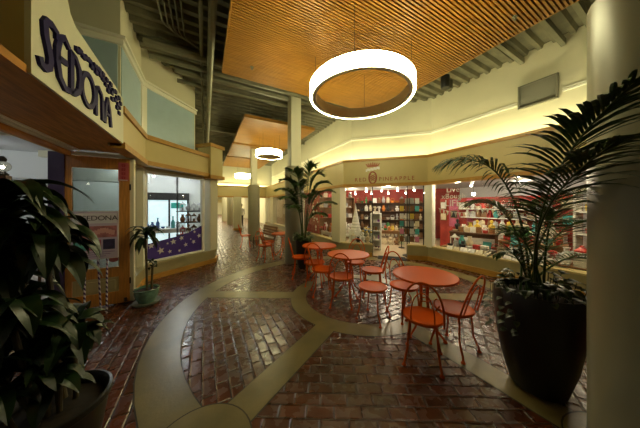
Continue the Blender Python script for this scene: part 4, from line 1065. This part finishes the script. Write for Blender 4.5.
# --- bunting across window 1
for zs, nm_ in ((1.22, 'lower'), (1.50, 'upper')):
    a = MB(); a.box((0, 0, 0), (.22, 2.3, .025)); tag(a.build('wall_shelf', WHITEP, loc=(7.885, 2.95, zs)), '%s white wall shelf on the red display wall' % nm_, 'shelf')
    goods_row('on the %s wall shelf' % nm_, (7.87, 4.0), (7.87, 1.9), zs + .0125, 13, ['picture frame', 'plush toy', 'vase', 'lantern', 'jar', 'basket', 'gift box'], ['white', 'cream', 'brown', 'grey', 'teal', 'red', 'silver'], 'goods on the %s wall shelf' % nm_, 1.3, -PI / 2, hmax=.24)
t = thing('bunting', 'string of pale triangular flags hanging inside the right shop window', 'bunting')
def bun(q): return (5.90, 3.70 - 2.3 * q, 1.54 - .12 * math.sin(PI * ((q * 2) % 1)) + .03 * q)
a = MB(); a.tube([bun(k / 40) for k in range(41)], .003, 5); a.build('string', WHITEP, t)
for k in range(22):
    p, q_ = bun((k + .2) / 22), bun((k + .8) / 22); m_ = ((p[0]), (p[1] + q_[1]) / 2, min(p[2], q_[2]) - .12)
    a = MB(); a.add([p, q_, m_, (p[0] + .003, p[1], p[2]), (q_[0] + .003, q_[1], q_[2]), (m_[0] + .003, m_[1], m_[2])], [(0, 1, 2), (5, 4, 3), (0, 3, 4, 1), (1, 4, 5, 2), (2, 5, 3, 0)])
    a.build('flag', gm('white' if k % 3 else 'cream'), t)
# --- white hand lettering on window 1
t = thing('window_lettering', 'white hand-painted words ending in LIFE on the right shop window', 'lettering')
for body_, y_, z, sz in (('Live', 3.25, 2.03, .19), ('xBough', 3.25, 1.86, .19), ('LIFE', 3.25, 1.67, .24)):
    letters(t, body_, sz, .003, WHITEP, facing((5.812, y_, z), -PI / 2), 1.0)
t = thing('window_lettering', 'white scrolling hand-painted flourishes on the right shop window', 'lettering')
a = MB()
for k in range(16):
    y0 = 2.78 - .075 * k; z0 = 1.60 + .09 * math.sin(k * 1.7)
    a.tube([(5.815, y0 + .05 * math.cos(b * .8 + k) * (1 - b / 12), z0 + .055 * math.sin(b * .8 + k) * (1 - b / 12)) for b in range(10)], .006, 4)
a.build('flourish', WHITEP, t)
# --- entrance interior
tops = shelf_unit('narrow white shelf unit just inside the shop entrance', (5.50, 5.80, FZ), angAB, .38, .32, 1.33, 4, WHITEP, th=.058)
for i, z in enumerate(tops):
    P, Q = local((5.5, 5.8), angAB, -.14, -.02), local((5.5, 5.8), angAB, .14, -.02)
    goods_row('on the %s board of the narrow white unit' % names[i], P, Q, FZ + z, 3 if i < 4 else 4, ['gift box', 'jar', 'book', 'bowl'] if i < 4 else ['gift box'], ['white', 'cream', 'purple', 'grey', 'brown'] if i < 4 else ['purple', 'white'], 'goods on the narrow white unit', .9, angAB, hmax=.25)
L5 = (8.15, 7.60, FZ); tops = shelf_unit('wide dark wood shelf unit on the rear red wall of the shop', L5, -PI / 4, 3.6, .36, 1.75, 4, DARKW)
for i, z in enumerate(tops):
    P, Q = local(L5, -PI / 4, -1.7, -.04), local(L5, -PI / 4, 1.7, -.04)
    goods_row('on the %s shelf of the rear dark unit' % names[i], P, Q, FZ + z, 16, ['plush toy', 'vase', 'basket', 'jar', 'figurine', 'picture frame', 'lantern', 'flower bunch', 'hat', 'bowl'], ['white', 'cream', 'brown', 'orange', 'grey', 'green', 'cream', 'brown', 'black', 'white'], 'goods on the %s shelf of the rear dark unit' % names[i], 1.7, -PI / 4, hmax=.31)
L6 = (6.95, 6.65, FZ); display_table('low brown display table in the middle of the shop, behind the entrance', L6, -PI / 4, 1.0, .5, .55, BROWNW)
for sgn, w_ in ((-.12, 'front'), (.12, 'rear')):
    P, Q = local(L6, -PI / 4, -.45, sgn), local(L6, -PI / 4, .45, sgn)
    goods_row('on the %s of the low middle table' % w_, P, Q, FZ + .55, 6, ['basket', 'plush toy', 'flower bunch', 'bag', 'gift box'], ['orange', 'cream', 'white', 'green', 'red', 'yellow'], 'goods on the low middle table', 1.35, -PI / 4)
goods_row('on the floor before the low middle table', (6.3, 6.7), (7.0, 6.0), FZ, 4, ['plush toy', 'basket', 'bag'], ['white', 'cream', 'brown'], 'goods on the shop floor inside the entrance', 1.5, -PI / 4)
t = thing('garland_stand', 'tall green leafy garland stand near the shop entrance', 'decoration', (6.55, 5.55, FZ))
a = MB(); a.lathe([(.11, 0), (.11, .02), (.02, .03)], 16); a.build('base', BLACK, t)
a = MB(); a.tube([(0, 0, .03), (0, 0, .85)], .014, 8); a.build('pole', BLACK, t)
a = MB()
for k in range(130):
    z = .12 + .75 * k / 130; q = 2.4 * k; leaf_strip(a, (.015 * math.cos(q), .015 * math.sin(q), z), (math.cos(q), math.sin(q), .3), .12, .035, 1.0, n=3)
a.build('foliage', gm('green'), t)
# cone tree and tub inside the left entrance pane
t = thing('paper_tree', 'white cone-shaped tree inside the glass left of the entrance', 'decoration', (4.80, 6.10, FZ))
a = MB(); a.box((0, 0, .35), (.34, .34, .70)); a.build('plinth', WHITEP, t, bevel=.01)
a = MB(); pr = []
for k in range(7): pr += [(.20 - .026 * k, .72 + .115 * k), (.16 - .022 * k, .80 + .115 * k)]
a.lathe([(.001, .70), (.2, .70)] + pr + [(.001, 1.68)], 18); a.build('cone', gm('white'), t)
t = thing('flower_tub', 'dark green tub of mixed flowers inside the shop entrance', 'potted plant', (4.86, 5.56, FZ))
a = MB(); a.lathe([(.001, 0), (.13, 0), (.17, .36), (.18, .38), (.16, .38), (.001, .34)], 20); a.build('tub', mat('tub_green', (.01, .03, .02), .4), t, smooth=True)
a = MB()
for k in range(46):
    q = 2.4 * k; rr = .02 + .004 * k; e = (rr * math.cos(q), rr * math.sin(q), .82 - .006 * k); a.tube([(rr * .5 * math.cos(q), rr * .5 * math.sin(q), .34), e], .004, 4)
    leaf_strip(a, e, (math.cos(q), math.sin(q), .4), .14, .05, 1.4, n=4)
a.build('foliage', LEAF, t)
for nm, c, ph in (('white_blooms', 'white', 0), ('yellow_blooms', 'yellow', 1), ('blue_blooms', 'blue', 2)):
    a = MB()
    for k in range(ph, 30, 3): q = 2.4 * k + .5; rr = .04 + .005 * k; a.ball((rr * math.cos(q), rr * math.sin(q), .85 - .005 * k), .035, n=8, m=6)
    a.build(nm, gm(c), t)
goods_row('behind the glass left of the shop entrance', (4.28, 5.68), (4.72, 5.24), .40, 4, ['lantern', 'plush toy', 'figurine', 'vase'], ['white', 'cream', 'silver', 'black'], 'goods behind the left entrance glass', 1.3, angAB)
# card rack behind the right entrance pane
t = thing('card_rack', 'wire card rack behind the glass right of the entrance', 'rack', (5.72, 4.55, FZ), angAB)
a = MB(); a.tube([(0, 0, .02), (0, 0, 1.85)], .016, 8); a.lathe([(.20, 0), (.20, .02), (.02, .03)], 20); a.build('post', BLACK, t)
a = MB()
for k in range(6):
    z = .45 + k * .24
    for yy in (-.05, .05): a.tube([(-.30, yy, z), (.30, yy, z)], .005, 5)
    a.tube([(0, -.06, z), (0, .06, z)], .006, 5)
a.build('wire_tiers', BLACK, t)
k = 0
tiers = ['lowest', 'second', 'third', 'fourth', 'fifth', 'top']
for r in range(6):
    for c in range(4):
        cl = rg.choice(['white', 'cream', 'pink', 'teal', 'grey', 'yellow', 'brown']); p = local((5.72, 4.55), angAB, -.225 + c * .15, -.062)
        a = MB(); a.box((0, 0, 0), (.12, .005, .17)); a.box((0, -.004, .02), (.08, .003, .07)); o = a.build('greeting_card', gm(cl), loc=(p[0], p[1], FZ + .545 + r * .24), rz=angAB)
        tag(o, '%s greeting card, %s in the %s tier of the card rack' % (cl, ORD[c], tiers[r]), 'card', 'cards on the wire rack')
# mat, spot lights
a = MB(); a.box((0, 0, .008), (.80, .42, .014)); tag(a.build('door_mat', mat('mat', (.02, .02, .022), .9, bump=.3), loc=(*offp(along(.60, A_, B_), angAB, -.02), .006), rz=angAB, bevel=.004), 'dark door mat on the threshold of the lit shop', 'mat')
# --- corridor side window of the same shop
a = MB(); a.box((0, 0, 1.3), (.03, .75, 1.75)); 
t = thing('curtain', 'red and white patterned banner hanging in the corridor window', 'banner', (4.22, 8.2, 0))
a.v = [tuple(v) for v in a.v]; a.build('cloth', RED, t)
a = MB()
for k in range(22): a.ball((-.02, rg.uniform(-.32, .32), rg.uniform(.55, 2.1)), rg.uniform(.025, .07), .2, 1, 1, 10, 6)
a.build('white_pattern', WHITEP, t)
L7 = (4.75, 7.35, FZ); display_table('display table behind the corridor window left of the entrance', L7, PI / 2, 1.7, .5, .5, WHITEP)
for sg, nm_ in ((.12, 'front'), (-.12, 'rear')):
    P, Q = local(L7, PI / 2, -.8, sg), local(L7, PI / 2, .8, sg)
    goods_row('at the %s of the corridor window table' % nm_, P, Q, FZ + .5, 9, ['plush toy', 'lantern', 'vase', 'figurine', 'flower bunch', 'gift box'], ['brown', 'orange', 'cream', 'red', 'silver', 'white'], 'goods on the corridor window table', 1.3 if sg > 0 else 1.9, PI / 2)
L8 = (5.55, 8.6, FZ); tops = shelf_unit('tall brown shelf unit deep behind the corridor window', L8, rad(-20), 1.8, .36, 2.0, 4, BROWNW)
for i, z in enumerate(tops[1:]):
    P, Q = local(L8, rad(-20), -.8, -.04), local(L8, rad(-20), .8, -.04)
    goods_row('on the %s shelf of the deep corridor unit' % names[i + 1], P, Q, FZ + z, 8, ['gift box', 'plush toy', 'vase', 'hat', 'bag'], ['white', 'grey', 'orange', 'red', 'cream'], 'goods on the %s shelf of the deep corridor unit' % names[i + 1], 1.7, rad(-20), hmax=.36)
# next shop: one rail of goods
L9 = (5.2, 12.7, 0.0); display_table('display table behind the farther corridor window', L9, PI / 2, 2.0, .6, .8, DARKW)
P, Q = local(L9, PI / 2, -.9, .1), local(L9, PI / 2, .9, .1)
goods_row('on the table behind the farther corridor window', P, Q, .8, 9, ['figurine', 'vase', 'hat', 'bag'], ['red', 'brown', 'black', 'cream'], 'goods behind the farther corridor window', 2.0, PI / 2)
# --- left shop: glass shelves of figurines, black framed rear doors, mannequin lamp
L10 = (-.38, 7.75, .01)
t = thing('display_shelves', 'dark metal display shelves of ornaments behind the left shop window', 'shelf', L10, rad(10))
for sx in (-1, 1):
    for sy in (-1, 1): a = MB(); a.tube([(sx * .36, sy * .15, 0), (sx * .36, sy * .15, 2.55)], .010, 8); a.build('post', BLACK, t)
zz = (.70, 1.08, 1.42)
for z in zz: a = MB(); a.box((0, 0, z), (.78, .36, .02)); a.build('shelf', BLACK, t)
for i, z in enumerate(zz):
    goods_row('on the %s shelf of ornaments in the left shop' % ('lowest', 'middle', 'top')[i], local(L10, rad(10), -.3, 0), local(L10, rad(10), .3, 0), .01 + z + .01, 4, ['figurine', 'vase', 'lantern'], ['brown', 'black', 'silver', 'brown', 'red'], 'ornaments on the left shop shelves', 1.15, rad(10))
mb = MB()
for x in (-2.60, -1.95, -1.25, -.62): mb.box((x, 10.28, 1.05), (.06, .06, 2.1))
mb.box((-1.6, 10.28, 1.98), (2.05, .10, .28)); mb.box((-1.6, 10.28, .06), (2.05, .06, .12)); struct(mb.build('door_2', BLACK))
mb = MB(); mb.box((-1.6, 10.30, .95), (1.95, .02, 1.75)); struct(mb.build('window_8', mat('glowing_glass', (.6, .75, .78), .3, emit=(.75, .93, 1.0), estr=.8, noise=.3, nscale=3)))  # pane given its own glow in place of the bright space behind it
a = MB(); a.box((0, 0, 0), (.42, .02, .22)); tag(a.build('notice', mat('teal_notice', (.03, .42, .36), .5), loc=(-.98, 10.26, 1.62)), 'teal notice stuck on the rear glass door of the left shop', 'notice')
L11 = (-2.55, 7.7, .01); display_table('white display table inside the left shop window', L11, 0, 1.2, .5, .9, WHITEP)
goods_row('on the white table in the left shop', (-3.0, 7.7), (-2.1, 7.7), .911, 7, ['vase', 'bottle', 'bowl', 'lantern'], ['silver', 'white', 'teal', 'grey'], 'glassware on the white table in the left shop', 1.2)
L12 = (-1.15, 8.6, .01); display_table('white display table before the rear door of the left shop', L12, 0, 1.3, .5, .85, WHITEP)
goods_row('on the table before the rear door', (-1.7, 8.6), (-.6, 8.6), .861, 8, ['vase', 'bottle', 'bowl', 'lantern'], ['silver', 'white', 'teal', 'blue'], 'glassware before the rear door', 1.5)
# seen through the opening at the far left
L13 = (-3.35, 5.4, .01); tops = shelf_unit('low dark shelf unit inside the left shop opening', L13, rad(20), 1.7, .35, 1.55, 4, DARKW, back=False)
goods_row('on top of the low dark unit', local(L13, rad(20), -.75, 0), local(L13, rad(20), .75, 0), .01 + tops[-1], 6, ['gift box', 'lantern', 'bag'], ['black', 'yellow', 'white', 'grey'], 'goods on the low dark unit', 1.2, rad(20))
t = thing('glass_lamp', 'small clear glass lamp on a dark pedestal at the far left', 'lamp', (-1.93, 3.66, .01))
a = MB(); a.box((0, 0, .96), (.09, .09, 1.92)); a.build('pedestal', DARKW, t)
a = MB(); a.ball((0, 0, 2.02), .06, n=16, m=10); a.build('shade', glass_mat('lamp_glass', (.9, .88, .8), 2.5), t, smooth=True)
a = MB(); a.ball((0, 0, 2.01), .015, n=10, m=8); a.build('bulb', BULB, t)
a = MB(); a.lathe([(.025, 2.075), (.03, 2.10), (.012, 2.13)], 14); a.build('cap', BLACK, t)
a = MB(); a.lathe([(.04, 1.92), (.045, 1.935), (.02, 1.965)], 14); a.build('collar', BLACK, t)

# --- track lights
def track(label, P, Q, z, n, cool, aim):
    t = thing('track_light', label, 'track light')
    a = MB(); a.tube([(*P, z), (*Q, z)], .014, 6); a.build('rail', WHITEP, t)
    for k in range(n):
        p = lerp(P, Q, (k + .5) / n); d = Vector((aim[0], aim[1], -1.2)).normalized(); b0 = Vector((p[0], p[1], z - .07))
        h_ = MB(); h_.tube([b0, b0 + d * .13], .042, 12); h_.tube([(p[0], p[1], z), b0], .008, 6); ho = h_.build('lamp_head', WHITEP, t, smooth=True)
        g = MB(); g.ball(b0 + d * .135, .036, n=10, m=6); g.build('bulb', BULBC if cool else BULB, ho)
track('white track light over the left part of the left shop', (-2.3, 7.0), (-1.6, 10.0), 2.9, 6, True, (.1, -.35))
track('white track light over the right part of the left shop', (-1.0, 6.9), (-.5, 10.0), 2.9, 7, True, (.1, -.35))
track('white track light near the right wall of the left shop', (-.05, 7.6), (.05, 10.0), 2.9, 4, True, (-.2, -.35))
track('track light just inside the shop entrance on the right', (5.6, 6.9), (7.3, 5.2), 2.41, 4, False, (-.2, -.2))
track('track light along the rear of the entrance shop', (6.4, 8.8), (9.2, 6.0), 2.41, 5, False, (-.2, -.2))
track('track light behind the right shop window', (7.0, 3.9), (7.0, -.5), 2.41, 4, False, (-.3, .1))

t = thing('pendant_lamp', 'small bright bulb hanging behind the painted words of the right window', 'lamp', (7.30, 3.46, 1.97))
a = MB(); a.ball((0, 0, 0), .05, n=14, m=10); a.build('bulb', BULB, t, smooth=True)
a = MB(); a.lathe([(.02, .045), (.02, .09), (.001, .10)], 12); a.build('socket', BLACK, t)
a = MB(); a.tube([(0, 0, .09), (0, 0, .48)], .004, 6); a.build('cord', BLACK, t)
# --- far corridor: one dressed mannequin-like figure
t = thing('dressed_figure', 'distant figure in white top and black trousers beside the second column', 'mannequin', (2.52, 17.6, 0), rad(160))
a = MB()
for sx in (-1, 1): a.tube([(sx * .10, 0, .05), (sx * .09, .01, .48), (sx * .085, 0, .92)], .07, 10, radii=[.05, .062, .085])
a.ball((0, 0, .93), .16, 1.0, .7, .7); a.build('trousers', BLACK, t, smooth=True)
a = MB(); a.tube([(0, 0, .88), (0, 0, 1.10), (0, 0, 1.34), (0, 0, 1.46)], .15, 14, radii=[.16, .155, .185, .07])
for sx in (-1, 1): a.tube([(sx * .17, 0, 1.40), (sx * .23, .02, 1.15), (sx * .22, -.06, .90)], .045, 10, radii=[.055, .045, .035])
a.build('top', gm('white'), t, smooth=True)
a = MB(); a.tube([(0, 0, 1.44), (0, 0, 1.54)], .05, 10); a.ball((0, -.01, 1.63), .095, .85, 1.0, 1.2, 14, 10); a.ball((0, -.105, 1.62), .014); a.build('head', mat('skin', (.45, .28, .19), .5), t, smooth=True)
a = MB(); a.ball((0, .02, 1.68), .105, .92, 1.0, 1.0, 14, 10); a.build('hair', BLACK, t, smooth=True)
a = MB()
for sx in (-1, 1): a.ball((sx * .10, -.05, .035), .05, .8, 1.9, .7)
a.build('shoes', BLACK, t, smooth=True)

# ------------------------------------------------------------------ lights
def area(name, loc, sx, sy, power, col, rot=(0, 0, 0), spread=None):
    l = bpy.data.lights.new(name, 'AREA'); l.shape = 'RECTANGLE'; l.size = sx; l.size_y = sy; l.energy = power; l.color = col
    if spread: l.spread = spread
    o = bpy.data.objects.new(name, l); C.objects.link(o); o.location = loc; o.rotation_euler = rot
    return o
WARM = (1.0, .88, .52)
COVE = (1.0, .94, .55)
def cove(P, Q, d, z, pw):
    L = math.hypot(Q[0] - P[0], Q[1] - P[1]); ang = math.atan2(Q[1] - P[1], Q[0] - P[0]); m_ = offp(lerp(P, Q, .5), ang, d)
    o = area('cove_light', (m_[0], m_[1], z), L, .10, pw * L, COVE, (PI, 0, ang)); return o
cove(RF[0], RF[1], .15, 2.96, 11.5); cove(RF[1], RF[2], .15, 2.96, 11.5); cove((5.7, 3.9), (5.7, .35), .15, 2.96, 11.5)
area('cove_light', (2.2, 16.95, 2.92), 4.2, .1, 80, COVE, (PI, 0, 0))
cove(LF[0], LF[1], .10, 2.93, 6); cove(LF[1], LF[2], .12, 2.93, 7)
def bulb(x, y, z, p, col, r=.06):  # unseen point light added to brighten a shop, apart from the modelled tracks
    l = bpy.data.lights.new('shop_fill', 'POINT'); l.energy = p; l.color = col; l.shadow_soft_size = r
    o = bpy.data.objects.new('shop_fill', l); C.objects.link(o); o.location = (x, y, z)
SW = (1, .84, .60)
for (x, y, z, p) in ((5.20, 4.92, 2.17, 26), (6.3, 5.6, 2.3, 26), (5.6, 6.7, 2.3, 22), (7.2, 6.9, 2.3, 32), (6.3, 8.3, 2.3, 18), (6.12, 3.3, 2.17, 24), (6.12, 2.0, 2.17, 24), (6.12, .7, 2.17, 22),  # the low ones behind the glass are added to light the display fronts
                     (7.2, 3.2, 2.3, 22), (7.3, 1.2, 2.3, 18), (9.4, 3.0, 2.3, 26), (4.75, 7.3, 2.3, 18), (4.9, 9.0, 2.3, 14), (5.2, 12.0, 2.4, 25), (5.2, 14.5, 2.4, 25)): bulb(x, y, z, p, SW)
for (x, y, p) in ((-1.9, 8.0, 40), (-.6, 7.6, 34), (-.7, 9.2, 36), (-2.6, 9.5, 26), (-3.0, 5.2, 4), (-4.2, 7.0, 7), (-2.7, 3.0, 3)): bulb(x, y, 2.80, p, (.90, .96, 1.0))
area('corridor_light', (2.3, 22, 3.15), 2.5, 7, 480, (1, .9, .58)); area('corridor_light', (2.3, 36, 3.15), 3, 12, 600, (1, .9, .58))

for o in bpy.data.objects:
    if 'used' in o: del o['used']
w = bpy.data.worlds.new('World'); bpy.context.scene.world = w; w.use_nodes = True
w.node_tree.nodes['Background'].inputs[0].default_value = (.5, .45, .25, 1); w.node_tree.nodes['Background'].inputs[1].default_value = .02

# ------------------------------------------------------------------ camera
cam = bpy.data.cameras.new('Camera'); co = bpy.data.objects.new('Camera', cam); C.objects.link(co)
cam.sensor_fit = 'HORIZONTAL'; cam.sensor_width = 36.0; cam.lens = 36.0 * 211 / 640; cam.shift_y = -8 / 640; cam.clip_start = .05
co.location = (0, 0, CAMH); co.rotation_euler = (PI / 2, 0, -YAW)
sc = bpy.context.scene; sc.camera = co
sc.view_settings.view_transform = 'Standard'; sc.view_settings.look = 'None'; sc.view_settings.gamma = 1.0; sc.view_settings.exposure = 0.0
sc.view_settings.use_curve_mapping = False
